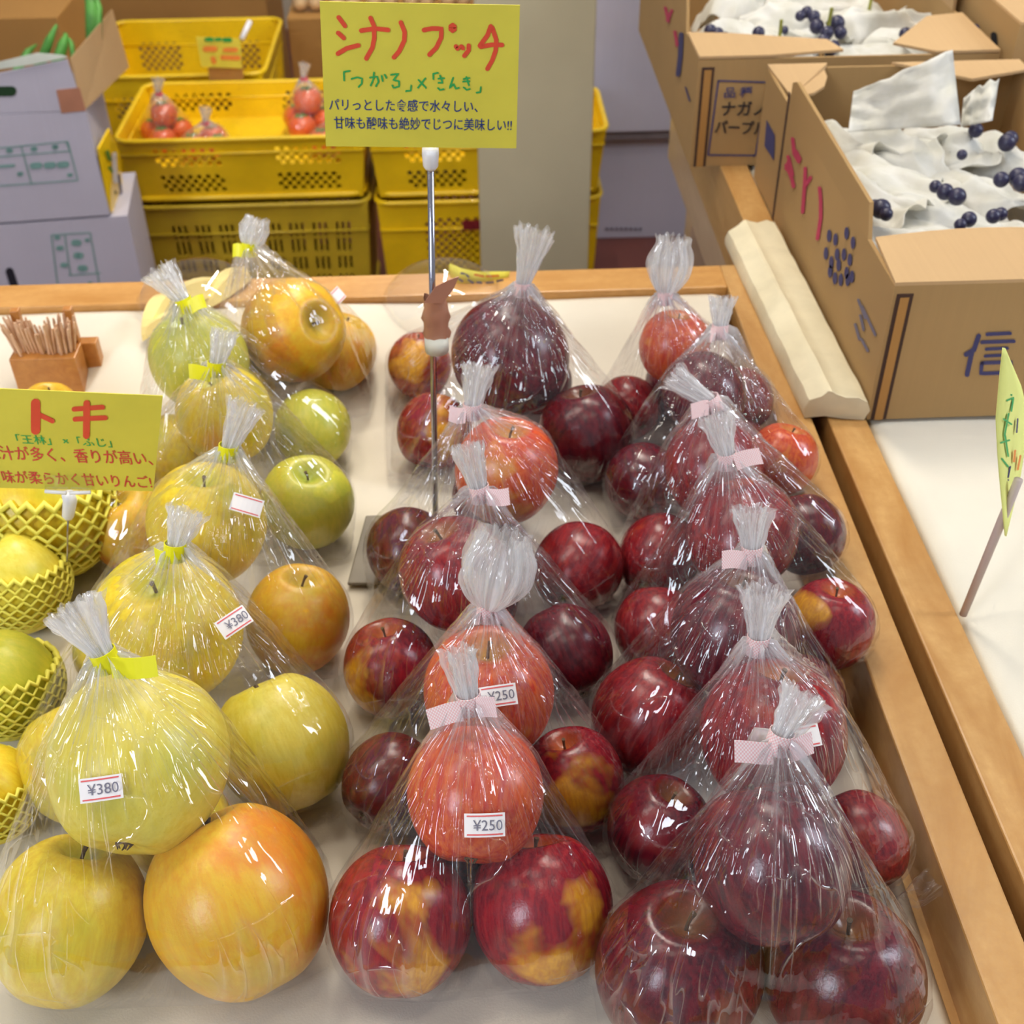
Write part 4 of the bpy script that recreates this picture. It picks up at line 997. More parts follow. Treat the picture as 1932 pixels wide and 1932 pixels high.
# third carton, far right
g3 = carton('grape_carton', 'closed-sided cardboard carton with dark hand hole at the far right corner', .602, .95, 1.335, 1.95, RZ, .192)
s3 = side_map(.602)
strokes('blue_print', [([(1842, 52), (1838, 80), (1833, 105)], 15)], 15, NAVY, g3, s3, .0005, (-1, 0, 0)).location = -g3.location
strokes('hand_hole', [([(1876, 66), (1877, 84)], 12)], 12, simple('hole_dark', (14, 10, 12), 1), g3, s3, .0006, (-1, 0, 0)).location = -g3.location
prism('top_flap', [Vector((.602, 1.335, .195)), Vector((.602, 1.95, .195)), Vector((.66, 1.95, .193)), Vector((.65, 1.335, .193))], (0, 0, 1), .003, CARD_IN, g3, g3)
lf = bmesh.new()
for k in range(30):
    random.seed(k); p = Vector((.70 + random.random() * .2, 1.45 + random.random() * .4, .16 + random.random() * .04)); d = Vector((random.uniform(-1, 1), random.uniform(-1, 1), .4)).normalized() * .03
    s_ = d.cross(Vector((0, 0, 1))).normalized() * .012
    lf.faces.new([lf.verts.new(q) for q in (p - d, p + s_, p + d + Vector((0, 0, -.01)), p - s_)])
o = bm_obj('leafy_greens', lf, LEAF); tag(o, 'green leaves heaped in the far right carton', 'leaves', kind='stuff'); o.modifiers.new('t', 'SOLIDIFY').thickness = .001

# wrapped grape bunches
gm = bpy.data.meshes.new('grape'); bmg = bmesh.new(); bmesh.ops.create_uvsphere(bmg, u_segments=14, v_segments=10, radius=1)
for f in bmg.faces: f.smooth = True
bmg.to_mesh(gm); bmg.free(); gm.materials.append(GRAPE)
def wrapped(cen, yaw, L, W, Hh, label, seed, group, peak=0.0, ngr=6, stem=False, bare=False, lim=None):
    """a bunch lying in folded tissue: a sheet drawn over the bunch, open at one end where grapes show"""
    e = empty('wrapped_grapes', cen, label, 'grape bunch', group, (0, 0, yaw))
    nu, nv = 60, 50; vs, fs = [], []; cut = .55 if bare else 1.0
    for i in range(nu + 1):
        u = i / nu
        prof_ = math.sin(PI * min(.80, .06 + u * .80)) ** .5
        fl_ = max(0, u - .80) / .20
        for j in range(nv + 1):
            v = j / nv * 2 - 1; a = v * PI * .60
            rag = .02 * noise.noise(Vector((v * 2.5, seed * 1.7, 1))) * (1 + u)
            x = (u * cut - .5) * L + rag * (.4 + .6 * u)
            y = math.sin(a) * W / 2 * prof_ * (1 + .30 * fl_)
            z = math.cos(a) * Hh * prof_ * (1 - .18 * u) + .010 * fl_ ** 2
            q = Vector((x * 12 + seed * 5, y * 30, z * 10))
            rid = 1 - abs(noise.noise(q)) * 3.0; rid2 = 1 - abs(noise.noise(q * 2.1 + Vector((9, 2, 4)))) * 2.6; rid3 = noise.noise(q * 5)
            k = .0085 * rid + .0055 * rid2 + .0014 * rid3
            n = Vector((0, math.sin(a), math.cos(a) + .25)).normalized()
            vs.append(Vector((x, y, max(z, -Hh * .4))) + n * k * (.5 + .5 * math.cos(a * .8)))
    if lim:
        rz_ = Matrix.Rotation(yaw, 3, 'Z'); ri_ = rz_.transposed(); cv = Vector(cen)
        for k_, q in enumerate(vs):
            wv = cv + rz_ @ q
            wv.x = min(max(wv.x, lim[0] + .002 * math.sin(wv.y * 300)), lim[1]); wv.y = min(max(wv.y, lim[2]), lim[3]); vs[k_] = ri_ @ (wv - cv)
    for i in range(nu):
        for j in range(nv):
            a = i * (nv + 1) + j; fs.append((a, a + 1, a + nv + 2, a + nv + 1))
    p = mesh_obj('tissue_wrap', vs, fs, TISSUE, e, True); sd = p.modifiers.new('t', 'SOLIDIFY'); sd.thickness = .0004
    rg = random.Random(seed)
    for k in range(ngr):
        g = bpy.data.objects.new('grape', gm); scn.collection.objects.link(g); g.parent = e
        r = rg.uniform(.0105, .0128); g.scale = (r, r, r * 1.05)
        g.location = (L * (.5 if not bare else .25) + rg.uniform(-.012, .014 if not bare else .04), (k / max(1, ngr - 1) - .5) * W * .8, Hh * rg.uniform(.45, .95))
    if stem:
        bm = bmesh.new(); tube(bm, [(0, 0, Hh * .8), (.002, .001, Hh + .030)], .0022, 6); bm_obj('stem', bm, GSTEM, e)
    return e
GSTEM = simple('grape_stem', (150, 150, 60), .6)
G1 = 'wrapped grape bunches in the nearest carton'
spec = [
 ((1560, 225), .150, -.9, .13, .07, .042, 6, 'wrapped grape bunch under the tall upright paper corner, nearest carton'),
 ((1680, 235), .148, -.5, .13, .075, .042, 6, 'wrapped grape bunch left of the small pointed paper corner, nearest carton'),
 ((1800, 235), .146, -.9, .12, .075, .040, 9, 'wrapped grape bunch with two bare dark grapes, right of the small pointed corner'),
 ((1900, 250), .140, -1.1, .12, .075, .040, 6, 'wrapped grape bunch at the far right edge of the nearest carton'),
 ((1650, 290), .146, -.75, .17, .08, .046, 7, 'long wrapped grape bunch running diagonally through the nearest carton middle'),
 ((1820, 310), .140, -.75, .15, .08, .044, 9, 'wrapped grape bunch at the right, with two grapes peeking at its end'),
 ((1580, 330), .142, -.95, .15, .07, .040, 8, 'wrapped grape bunch lying along the raised left flap'),
 ((1760, 365), .140, -.70, .16, .08, .046, 10, 'wrapped grape bunch arching over a cluster of dark grapes, nearest carton centre'),
 ((1690, 430), .134, -.25, .12, .07, .036, 8, 'wrapped grape bunch with twisted paper end near the front left corner'),
 ((1860, 430), .134, -.35, .16, .085, .042, 8, 'wrapped grape bunch at the front right of the nearest carton'),
 ((1800, 490), .122, -.2, .17, .075, .034, 5, 'wrapped grape bunch nearest the shopper, against the front flap')]
N1 = []
for i, (p, zc, yw, L, W, Hh, ng, lb) in enumerate(spec):
    c = at(*p, z=zc); c.z = zc - Hh - .012
    c.x = min(max(c.x, XB + .050), .60 - .055); c.y = min(max(c.y, YB0 + .055), YB1 - .065)
    e_ = wrapped(c, yw, L * .92, W, Hh, lb, i + 1, G1, 0.0, 0, lim=(XB + .008, .594, YB0 + .008, YB1 - .008)); N1.append(e_)
    if i in (0, 1):
        P4 = ([(1600, 250), (1610, 172), (1690, 140), (1797, 94), (1812, 235)], [(1812, 240), (1818, 185), (1850, 160), (1885, 148), (1872, 228)])[i]
        yy = (1.17, 1.16)[i]; nn = 16; vv, ff = [], []
        bl, ml, tm, tp_, br = [Vector((q[0], q[1], 0)) for q in P4]
        for a_ in range(nn + 1):
            u = a_ / nn; top = (ml.lerp(tm, u * 2) if u < .5 else tm.lerp(tp_, u * 2 - 1)); bot_ = bl.lerp(br, u)
            for b_ in range(nn + 1):
                t = b_ / nn; q = bot_.lerp(top, t)
                w3 = at(q.x, q.y, y=yy + .018 * math.sin(u * 5 + t) * (1 - .4 * t) - .03 * (1 - t) + .008 * noise.noise(Vector((u * 5, t * 4, i))) + .004 * abs(noise.noise(Vector((u * 11, t * 9, i))))); w3.z += .004 * noise.noise(Vector((u * 6, i, 2))) * t; vv.append(w3)
        for a_ in range(nn):
            for b_ in range(nn):
                k = a_ * (nn + 1) + b_; ff.append((k, k + 1, k + nn + 2, k + nn + 1))
        sh_ = mesh_obj('paper_corner', vv, ff, TISSUE, e_, True); sh_.matrix_world = Matrix.Identity(4)
        sh_.matrix_parent_inverse = (Matrix.Translation(e_.location) @ Matrix.Rotation(e_.rotation_euler.z, 4, 'Z')).inverted()
        sh_.modifiers.new('t', 'SOLIDIFY').thickness = .0004
def put_grape(host, px, py, z, r):
    p = at(px, py, z=z); mw = Matrix.Translation(host.location) @ Matrix.Rotation(host.rotation_euler.z, 4, 'Z')
    g = bpy.data.objects.new('grape', gm); scn.collection.objects.link(g); g.parent = host; g.scale = (r, r, r); g.location = mw.inverted() @ p
def nearest(hosts, px, py, z):
    p = at(px, py, z=z); return min(hosts, key=lambda h: (h.location.xy - p.xy).length)
for px, py, r in ((1841, 246, 14), (1900, 269, 17), (1906, 262, 15), (1815, 292, 10), (1889, 339, 15), (1921, 334, 18), (1928, 345, 17), (1783, 362, 16), (1806, 371, 17), (1765, 352, 12), (1874, 408, 14), (1888, 404, 13), (1828, 414, 15), (1812, 424, 12), (1662, 394, 19), (1672, 404, 13), (1650, 388, 12)):
    zz = .146; d = (at(px, py, z=zz) - EYE).dot(M @ Vector((0, 0, 1)))
    put_grape(nearest(N1, px, py, zz), px, py, zz, r * d / F_PX)
G2 = 'wrapped grape bunches in the second carton'
spec2 = [((1390, 50), -.6, 'wrapped grape bunch at the near left corner of the second carton', 6, False),
         ((1470, 85), 1.3, 'wrapped grape bunch with a green stem, second carton left', 4, True),
         ((1490, 15), -.4, 'wrapped grape bunch with a rounded top, back of the second carton', 3, False),
         ((1560, 60), -1.5, 'wrapped grape bunch with many bare dark grapes, second carton centre', 0, True),
         ((1650, 80), -1.2, 'wrapped grape bunch right of the bare grapes, second carton', 5, False),
         ((1640, 15), .3, 'wrapped grape bunch with a stem, back right of the second carton', 3, True),
         ((1720, 60), -.9, 'wrapped grape bunch at the right flap of the second carton', 6, False),
         ((1390, -25), .9, 'wrapped grape bunch against the far left side of the second carton', 0, False),
         ((1540, -30), .2, 'wrapped grape bunch at the middle of the far side, second carton', 0, False)]
N2 = []
for i, (p, yw, lb, ng, stm) in enumerate(spec2):
    c = at(*p, z=.145); c.z = .098; c.x = min(max(c.x, .315), .53); c.y = min(max(c.y, 1.42), 1.78)
    N2.append(wrapped(c, yw, .12, .085, .045, lb, i + 30, G2, 0.0, 0, stm, bare=(i == 3), lim=(.266, .585, 1.356, 1.83)))
for px, py, r in ((1522, 23, 11), (1541, 50, 14), (1560, 62, 13), (1579, 44, 15), (1553, 78, 13), (1572, 89, 13), (1586, 62, 12), (1536, 32, 12), (1510, 30, 10), (1566, 98, 11), (1708, 64, 12), (1714, 74, 10), (1340, 58, 12), (1354, 64, 12), (1368, 69, 9), (1431, 62, 12), (1480, 57, 8)):
    zz = .149; d = (at(px, py, z=zz) - EYE).dot(M @ Vector((0, 0, 1)))
    put_grape(nearest(N2, px, py, zz), px, py, zz, r * d / F_PX)
pk = slab('pink_card', [at(1913, 122, y=1.31), at(1932, 152, y=1.31), at(1962, 170, y=1.31), at(1962, 132, y=1.31)], (0, -1, 0), .001, simple('pink_paper', (236, 56, 110), .6)); tag(pk, 'bright pink card corner at the right edge above the grapes', 'card')

# ---------------------------------------------------------------- white cartons at the left
hin = at(160, 208, y=2.14); hb = at(240, 130, z=hin.z); yawv = (hb - hin); yw = math.atan2(-yawv.x, yawv.y) * .55
wb_z0, wb_z1 = -.31, hin.z
def wbox(name, label, x1, y0, z0, z1, wid, dep, yaw, close):
    e = empty(name, (x1, y0, z0), label, 'carton', None, (0, 0, yaw)); th = .004; bm = bmesh.new(); Z = z1 - z0
    add_box(bm, -wid, -wid + th, 0, dep, 0, Z); add_box(bm, -th, 0, 0, dep, 0, Z); add_box(bm, -wid + th, -th, 0, th, 0, Z); add_box(bm, -wid + th, -th, dep - th, dep, 0, Z); add_box(bm, -wid + th, -th, th, dep - th, 0, th)
    if close: add_box(bm, -wid + th, -th, th, dep - th, Z - th, Z)
    bm_obj('box_body', bm, WHITEBOX, e); return e
bot = wbox('produce_carton', 'closed white produce carton at the bottom of the left stack', -.641, 2.145, FZ, -.379, .50, .20, .12, True)
topb = wbox('produce_carton', 'open white produce carton of leeks on top of the left stack', -.671, 2.14, -.374, wb_z1, .47, .20, .11, False)
def lp(root, px, py, off=.0012):
    """point on the front face of a carton, in that carton's own frame"""
    mw = Matrix.Translation(root.location) @ Matrix.Rotation(root.rotation_euler.z, 4, 'Z'); im = mw.inverted()
    o = im @ EYE; d = im.to_3x3() @ ray(px, py); t = (-off - o.y) / d.y; return o + d * t
def lstrokes(name, root, lines, wd, mat): return strokes(name, lines, wd, mat, root, lambda px, py: lp(root, px, py), .0004, (0, -1, 0))
wb_z0 = -.374
fr = slab('front_flap', [lp(topb, *p, .0002) for p in ((-60, 215), (160, 208), (127, 113), (-60, 150))], (0, -1, 0), .004, WHITEBOX, topb)
im = (Matrix.Translation(topb.location) @ Matrix.Rotation(topb.rotation_euler.z, 4, 'Z')).inverted()
tips = [hin, Vector(hin) + (hb - hin) * 1.05, at(212, 17, y=2.36), at(135, 108, y=2.14)]
sf = slab('side_flap', [im @ p for p in tips], (1, 0, .5), .004, CARD_IN, topb); tag(sf, 'brown inner face of the raised flap')
slab('tape_patch', [lp(topb, *p) for p in ((106, 170), (116, 214), (162, 209), (150, 165))], (0, -1, 0), .0008, TAPE_BR, topb)
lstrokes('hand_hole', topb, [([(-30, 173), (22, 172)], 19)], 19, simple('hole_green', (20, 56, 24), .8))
lstrokes('green_print', topb, [[(-30, 282), (128, 267), (147, 340), (-20, 352)], [(40, 276), (60, 348)], [(-20, 297), (130, 285)], [(125, 268), (134, 290)]], 2.2, TEAL)
lstrokes('print_marks', topb, [([(62, 313), (74, 312)], 12), ([(88, 312), (100, 311)], 12), ([(113, 311), (125, 310)], 12), ([(16, 284), (20, 284)], 9), ([(62, 281), (66, 281)], 9), ([(102, 277), (106, 277)], 9), ([(0, 314), (26, 312)], 5), ([(36, 328), (40, 328)], 8), ([(130, 330), (134, 330)], 7)], 12, TEAL)
lstrokes('green_print', bot, [[(110, 548), (97, 443), (170, 439), (190, 552)], [(130, 519), (190, 515)], [(122, 442), (133, 519)]], 2.2, TEAL)
lstrokes('print_marks', bot, [([(140, 458), (148, 458)], 12), ([(144, 482), (152, 482)], 12), ([(152, 506), (160, 506)], 12), ([(106, 448), (110, 448)], 8), ([(110, 468), (116, 468)], 9), ([(118, 500), (124, 500)], 9), ([(163, 453), (166, 453)], 7), ([(168, 534), (172, 534)], 6)], 12, TEAL)
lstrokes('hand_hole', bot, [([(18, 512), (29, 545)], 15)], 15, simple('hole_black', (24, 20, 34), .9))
# leeks
for i, (px, py, px2, py2, rr) in enumerate(((70, 112, 108, 45, .010), (105, 105, 128, 60, .012), (140, 100, 125, 55, .006), (175, 60, 168, -40, .014), (182, 50, 188, -30, .010), (30, 112, 80, 70, .008))):
    bm = bmesh.new(); a = at(px, py + 25, y=2.28); b = at(px2, py2, y=2.30 + .02 * i); m_ = a.lerp(b, .5) + Vector((.006, 0, .012))
    tube(bm, [a, m_, b], [rr, rr * .8, rr * .25], 7)
    for v_ in bm.verts: v_.co.y = 2.29 + (v_.co.y - 2.29) * .6
    o = bm_obj('leek_leaf', bm, LEAF, None, True); tag(o, ('pale green leek leaf leaning right, nearest the carton rim', 'short green leek leaf in the middle of the carton opening', 'thin green leek leaf leaning left beside the brown flap', 'tall dark green leek leaf rising beside the brown flap', 'tall thin leek leaf right of the dark tall one', 'short leek leaf at the far left of the carton opening')[i], 'leek', 'leeks in the white carton')
pl = mesh_obj('leaflet', [lp(topb, *p, .006) for p in ((-50, 138), (60, 122), (128, 108), (118, 104), (70, 100), (-50, 128))], [(0, 1, 2, 3, 4, 5)], simple('flyer_paper', (214, 220, 208), .7)); pl.matrix_world = im.inverted(); pl.modifiers.new('t', 'SOLIDIFY').thickness = .001
tag(pl, 'pale paper sheet tucked along the rim of the top white carton', 'paper')

# ---------------------------------------------------------------- yellow crates
def crate(name, label, x0, x1, y0, y1, z0, z1, pattern, mat, group='yellow produce crates', taper=.014, liner=False):
    e = empty(name, (0, 0, 0), label, 'crate', group)
    def wall(P00, P10, P01, P11, nx, nz, holes):
        bm = bmesh.new(); g = [[bm.verts.new(P00.lerp(P10, i / nx).lerp(P01.lerp(P11, i / nx), j / nz)) for j in range(nz + 1)] for i in range(nx + 1)]
        for i in range(nx):
            for j in range(nz):
                if not holes(i, j, nx, nz): bm.faces.new((g[i][j], g[i + 1][j], g[i + 1][j + 1], g[i][j + 1]))
        for v_ in [v for v in bm.verts if not v.link_faces]: bm.verts.remove(v_)
        o = bm_obj('side_wall', bm, mat, e); s = o.modifiers.new('t', 'SOLIDIFY'); s.thickness = .003; s.offset = 0
        return o
    t = taper; V = Vector
    B = [V((x0 + t, y0 + t, z0)), V((x1 - t, y0 + t, z0)), V((x1 - t, y1 - t, z0)), V((x0 + t, y1 - t, z0))]
    T = [V((x0, y0, z1)), V((x1, y0, z1)), V((x1, y1, z1)), V((x0, y1, z1))]
    for k in range(4):
        a, b = k, (k + 1) % 4; ln = (T[b] - T[a]).length
        cs = .0095 if pattern is not pat_slits else .0062; nx = int(ln / cs); nz = max(8, int((z1 - z0) / cs)); wall(B[a], B[b], T[a], T[b], nx, nz, pattern)
    bm = bmesh.new(); add_box(bm, x0 + t, x1 - t, y0 + t, y1 - t, z0, z0 + .004); bm_obj('bottom', bm, mat, e)
    if liner: box('liner', (x0 + t * .6, x1 - t * .6, y0 + t * .6, y1 - t * .6, z1 - .0765, z1 - .0735), mat, e)
    for zz, rr, ex in ((z1, .0055, .004), (z0 + .006, .006, -t + .004)):
        bm = bmesh.new(); cr = .03; pts = []
        X0, X1, Y0, Y1 = x0 - ex, x1 + ex, y0 - ex, y1 + ex
        for cx_, cy_, a0 in ((X1 - cr, Y0 + cr, -PI / 2), (X1 - cr, Y1 - cr, 0), (X0 + cr, Y1 - cr, PI / 2), (X0 + cr, Y0 + cr, PI)):
            for q in range(5): pts.append((cx_ + cr * math.cos(a0 + q * PI / 8), cy_ + cr * math.sin(a0 + q * PI / 8), zz))
        tube(bm, pts, rr, 8, closed=True); bm_obj('rim' if zz == z1 else 'foot_rim', bm, mat, e, True)
    bm = bmesh.new(); dz = (z1 - z0) * .12
    for k in range(4):
        a, b = k, (k + 1) % 4; off = V((0, -.004, 0)) if k == 0 else V((0, 0, 0))
        A_, B_ = T[a].lerp(B[a], .22) + off, T[b].lerp(B[b], .22) + off
        tube(bm, [A_, B_], .0035, 6)
    bm_obj('rib', bm, mat, e, True)
    return e
def pat_diamond(i, j, nx, nz):
    u, v = i / nx, j / nz
    inp = (.12 < u < .40 or .62 < u < .90) and (.12 < v < .42 or .50 < v < .80)
    return inp and (i + j) % 2 == 0
def pat_slits(i, j, nx, nz):
    u, v = i / nx, j / nz
    if not (.10 < u < .93) or v > .84 or v < .08: return False
    r = (v * 7) % 1; c = ((u - .10) / .83 * 8) % 1
    if .47 < (u - .1) / .83 < .53: return False
    return .12 < r < .88 and c > .14 and (i % 2 == 0)
def pat_lower(i, j, nx, nz):
    u, v = i / nx, j / nz
    return .2 < u < .46 and .1 < v < .85 and (i + j) % 2 == 0 or (.54 < u < .8 and .1 < v < .85 and (i + j) % 2 == 0)
crA = crate('produce_crate', 'yellow plastic crate of orange tomatoes on the left crate stack', -.711, -.212, 2.415, 2.732, -.480, -.344, pat_diamond, CRATE, liner=True)
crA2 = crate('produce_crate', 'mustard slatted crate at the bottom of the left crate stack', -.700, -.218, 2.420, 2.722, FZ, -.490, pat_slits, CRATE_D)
crB = crate('produce_crate', 'yellow plastic crate behind the pale pillar and the tall sign', -.202, .281, 2.415, 2.655, -.484, -.346, pat_diamond, CRATE, liner=True)
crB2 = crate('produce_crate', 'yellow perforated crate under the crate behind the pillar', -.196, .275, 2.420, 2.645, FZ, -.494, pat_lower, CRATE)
box('red_tag', (at(873, 425, y=2.415).x, at(915, 425, y=2.415).x, 2.410, 2.416, at(873, 434, y=2.41).z, at(873, 418, y=2.41).z), simple('red_tag', (120, 24, 30), .5), crB2)
crC = crate('produce_crate', 'yellow crate of small bags, behind the tomato crate', -.868, -.462, 2.79, 3.18, -.60, -.344, pat_diamond, CRATE)
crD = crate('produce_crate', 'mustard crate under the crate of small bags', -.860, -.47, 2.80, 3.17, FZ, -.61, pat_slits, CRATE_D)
# brown cards and tomatoes
TOMATO = simple('tomato_skin', (240, 104, 48), .3, .12, 8, coat=.3)
def small_bag(label, cen, n, r, mat, iname, ilabel, icat, igroup, seed, tiemat, group, zf=-.416, kcat='bag'):
    rr = random.Random(seed); balls = []
    for k in range(n):
        if k < 3: a = k * 2.1 + seed; p = Vector((cen[0] + r * 1.12 * math.cos(a), cen[1] + r * 1.12 * math.sin(a), zf + r))
        else: p = Vector((cen[0] + .004, cen[1], zf + r * 2.45))
        balls.append((p, r))
        me = lathe(iname, [(1e-4, -r * .86), (r * .5, -r * .8), (r * .86, -r * .45), (r, 0), (r * .88, r * .45), (r * .55, r * .76), (r * .2, r * .8), (1e-4, r * .74)], mat, None, 20, p)
        xs_ = sorted([(cen[0] + r * 1.12 * math.cos(j_ * 2.1 + seed), j_) for j_ in range(3)]); wh_ = 'topmost' if k == 3 else ('leftmost lower', 'middle lower', 'rightmost lower')[[j_ for _, j_ in xs_].index(k)]
        tag(me, wh_ + ' ' + ilabel, icat, igroup)
        bm = bmesh.new()
        for q in range(5):
            b = 2 * PI * q / 5; tube(bm, [(0, 0, r * .78), (r * .28 * math.cos(b), r * .28 * math.sin(b), r * .84), (r * .5 * math.cos(b), r * .5 * math.sin(b), r * .80)], [r * .06, r * .08, r * .02], 5)
        bm_obj('calyx', bm, LEAF, me, True)
    hgt = max(b[0].z for b in balls) + r + .014; tie = Vector((cen[0], cen[1], hgt))
    # floor of the crate, not the table
    global_shift = Vector((0, 0, zf))
    sb = [(b - global_shift, q) for b, q in balls]
    root, bv = make_bag('produce_bag', label, sb, tie - global_shift, tie - global_shift + Vector((.006, 0, .03)), tiemat, (1, .2, .5), seed, group, (), (80, 24), .012, .008, .014, False, False)
    root.location += global_shift
    return root
RTAPE = simple('red_tape', (222, 60, 84), .4)
TG = 'tomatoes in the yellow crate'; BG = 'bags of tomatoes in the yellow crate'
for i, (x, y, lab, wh) in enumerate(((-.645, 2.56, 'small clear bag of tomatoes at the left of the yellow crate', 'left'), (-.545, 2.50, 'small clear bag of tomatoes near the front middle of the yellow crate', 'front middle'), (-.345, 2.60, 'small clear bag of tomatoes in the right half of the yellow crate', 'right half'), (-.275, 2.50, 'small clear bag of tomatoes at the right end of the yellow crate', 'right end'))):
    small_bag(lab, (x, y), 4 if i in (2, 0) else 3, .029 if i != 2 else .032, TOMATO, 'tomato', 'orange-red tomato in the ' + wh + ' bag of the yellow crate', 'tomato', TG, 11 + i * 3, RTAPE, BG)
for i, (x, y) in enumerate(((-.10, 2.54), (.02, 2.54))):
    small_bag(('small clear bag of tomatoes, left of two in the crate behind the tall sign', 'small clear bag of tomatoes, right of two in the crate behind the tall sign')[i], (x, y), 3, .028, TOMATO, 'tomato', 'orange-red tomato in the ' + ('left', 'right')[i] + ' bag of the crate behind the tall sign', 'tomato', 'tomatoes behind the sign', 31 + i * 3, RTAPE, 'bags of tomatoes behind the sign', zf=-.418)
BROWNV = simple('mushroom_brown', (122, 98, 62), .6, .2, 30)
for i, (x, y) in enumerate(((-.80, 2.92), (-.69, 2.90), (-.58, 2.92))):
    bm = bmesh.new(); tube(bm, [(x - .035, y, -.565), (x - .01, y - .01, -.50), (x + .02, y, -.44), (x + .035, y + .01, -.415)], [.034, .042, .032, .008], 12)
    for v_ in bm.verts: v_.co += Vector((1, 1, 1)) * .006 * noise.noise(v_.co * 40)
    o = bm_obj('snack_bag', bm, BROWNV, None, True); tag(o, ('leftmost', 'middle', 'rightmost')[i] + ' of three small brown produce bags in the back crate', 'bag', 'brown bags in the back crate')
    bm = bmesh.new(); tube(bm, [(x - .038, y - .005, -.555), (x - .01, y - .016, -.498), (x + .022, y - .004, -.435), (x + .045, y + .008, -.395)], [.037, .046, .036, .014], 16)
    for v_ in bm.verts: v_.co += Vector((1, 1, 1)) * .008 * noise.noise(v_.co * 50)
    w_ = bm_obj('plastic_wrap', bm, CLEAR, o, True); w_.data.uv_layers.new(name='UVMap')
# price tag clipped in the crate
tg = empty('price_tag', at(425, 130, y=2.745), 'small yellow price tag with green and orange marks on brown card, crate rim', 'price tag')
TY = 2.742
a_ = child_fix(slab('brown_card', [at(*p, y=TY) for p in ((392, 128), (402, 208), (459, 210), (459, 128))], (0, -1, 0), .002, CARD_DK, tg), tg)
a_ = child_fix(slab('yellow_card', [at(*p, y=TY - .006) for p in ((370, 70), (380, 126), (456, 129), (454, 74))], (0, -1, 0), .002, PAPERY, tg), tg)
strokes('green_marks', [([(390, 74), (400, 74)], 8), ([(408, 74), (416, 74)], 7), ([(424, 75), (434, 75)], 9)], 8, GREEN_INK, tg, fm(TY - .0065), .001, fn).location = -tg.location
strokes('orange_marks', [([(388, 92), (405, 92)], 11), ([(402, 110), (404, 116)], 9), ([(425, 94), (445, 94)], 9), ([(420, 108), (450, 109)], 9)], 9, ORANGE_INK, tg, fm(TY - .0065), .001, fn).location = -tg.location
bm = bmesh.new(); tube(bm, [at(456, 74, y=TY - .01), at(472, 40, y=TY + .02)], .006, 8); child_fix(bm_obj('clip', bm, WHITE_PL, tg, True), tg)
# printed yellow bag between the carton and the crate
vs = [at(*p, y=yy) for p, yy in (((187, 280), 2.135), ((207, 242), 2.20), ((226, 285), 2.30), ((236, 392), 2.30), ((226, 404), 2.24), ((210, 401), 2.145))]
pb_ = slab('printed_bag', vs, (.9, -.4, .1), .006, CRATE, None); bevel(pb_, .002, 3); tag(pb_, 'yellow printed plastic pack wedged between white carton and crate', 'bag')
def bagmap(px, py): return at(px, py, y=2.12 + (px - 186) / 53 * .16)
for mm_, LL in ((LEAF, [([(200, 285), (205, 300)], 7), ([(204, 316), (207, 322)], 7)]), (WHITE_PL, [([(213, 290), (216, 340)], 9)]), (BLACK_INK, [([(209, 358), (213, 362)], 8)]), (GREYTX, [([(222, 330), (229, 380)], 5)])): strokes('printed_marks', LL, 8, mm_, pb_, bagmap, .004, (.9, -.9, .1))
# ---------------------------------------------------------------- background cartons
def closed_box(label, x0, x1, y0, y1, z0, z1, mat=CARD_DK, tape=False, cat='carton', yaw=0):
    e = empty('storage_carton', (x0, y0, z0), label, cat); X, Y, Z = x1 - x0, y1 - y0, z1 - z0
    b = box('box_body', (0, X, 0, Y, 0, Z), mat, e, .003)
    if tape:
        box('packing_tape', (X * .22, X * .22 + .03, -.001, 0, 0, Z), simple('olive_tape', (168, 146, 88), .4), e)
        box('packing_tape', (0, X, -.001, 0, Z * .18, Z * .18 + .02), simple('olive_tape2', (176, 152, 96), .4), e)
    return e
bz = at(500, 36, y=3.0).z; bz0 = at(500, 152, y=3.0).z
closed_box('taped brown carton behind the tall sign, with clear bags on top', -.452, .08, 3.22, 3.55, FZ, at(500, 36, y=3.22).z, tape=True)
closed_box('plain brown carton at the back left, above the yellow crate', -1.35, -.56, 3.62, 3.95, FZ, .12)
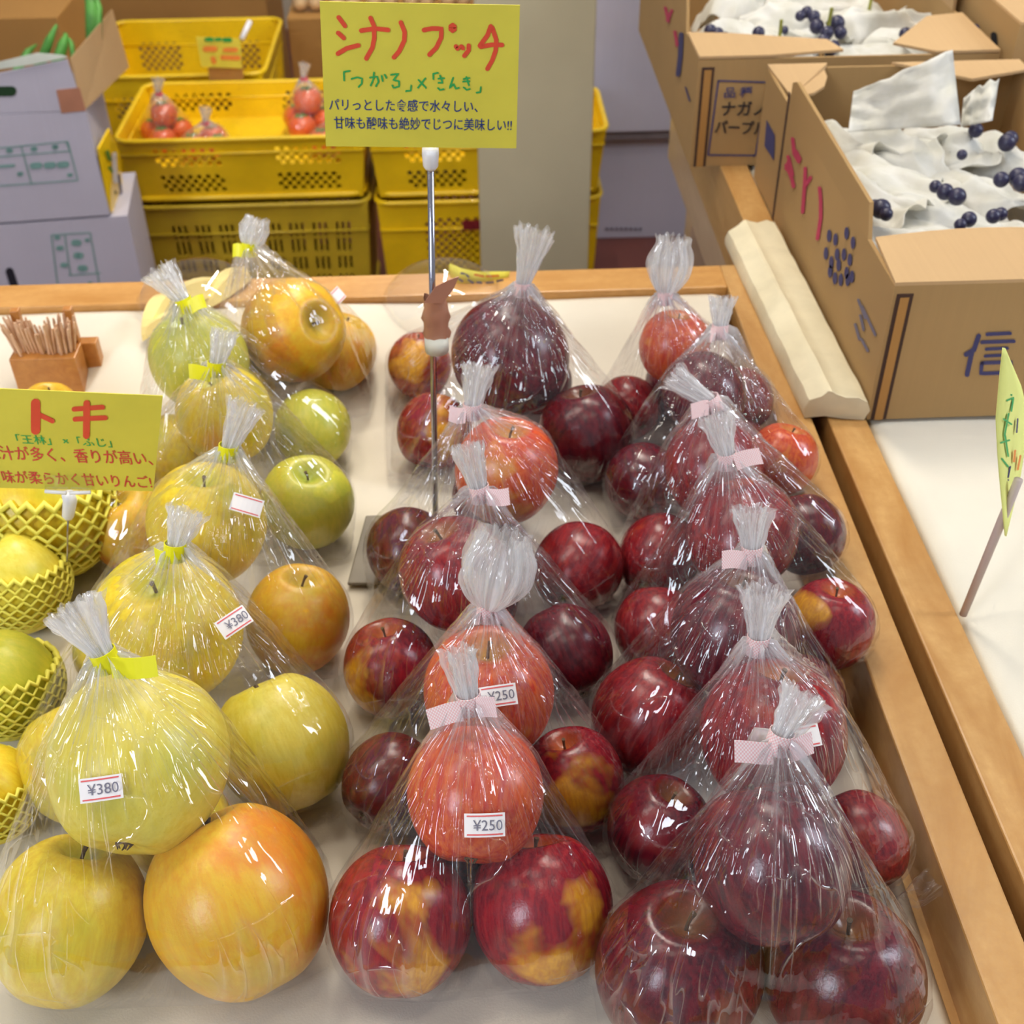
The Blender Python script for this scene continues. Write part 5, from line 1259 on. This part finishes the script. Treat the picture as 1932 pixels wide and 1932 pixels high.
closed_box('brown carton behind the leeks at the far left', -1.25, -.86, 2.7, 3.0, FZ, at(100, 32, y=2.7).z)
PALE = simple('pale_brown_veg', (222, 180, 132), .6, .3, 8)
zt = at(500, 36, y=3.22).z
for i in range(5):
    x = -.60 + i * .105 + (.0 if i else .03)
    if x < -.44: x = -.40
    x = -.40 + i * .095
    lab = ['leftmost', 'second', 'third', 'fourth', 'fifth'][i] + ' clear bag of brown roots on the taped carton, counting from the left'
    vb = []
    for k in range(3):
        p = Vector((x + (-.02, .02, 0)[k], 3.28 + (0, 0, .02)[k], zt + (.021, .021, .055)[k])); vb.append((p, .021))
        o = lathe('root_vegetable', [(1e-4, -.020), (.014, -.016), (.021, -.004), (.019, .008), (.010, .018), (1e-4, .022)], PALE, None, 14, p); tag(o, ('left ', 'right ', 'top ')[k] + 'pale brown root in the ' + ['leftmost', 'second', 'third', 'fourth', 'fifth'][i] + ' clear bag on the taped carton', 'root vegetable', 'roots in clear bags')
    sh = Vector((0, 0, zt)); ti = Vector((x, 3.28, zt + .095))
    rt, _b = make_bag('produce_bag', lab, [(b - sh, q) for b, q in vb], ti - sh, ti - sh + Vector((.004, 0, .03)), WHITE_TAPE if False else PTAPE, None, 50 + i, 'bags of roots on the taped carton', (), (60, 18), .012, .008, .014, False, False)
    rt.location += sh
closed_box('white carton on the floor right of the pillar', .12, .95, 2.80, 3.15, FZ, -.512, WHITEBOX)
wt = closed_box('white carton stacked above, right of the pillar', .10, .95, 2.76, 3.15, -.490, .02, WHITEBOX)
pal = struct(box('trim_1', (.08, .97, 2.77, 3.15, -.511, -.491), simple('grey_strip', (120, 110, 112), .7)))
bm = bmesh.new()
for k in range(8):
    a = at(1143 + k * 9, 432, y=2.797); add_box(bm, a.x, a.x + .006, 2.796, 2.799, a.z - .003, a.z + .003)
o = bm_obj('small_print', bm, GREYTX, None); tag(o, None)
o.parent = [q for q in scn.objects if q.get('label') == 'white carton on the floor right of the pillar'][0]; o.location = -o.parent.location
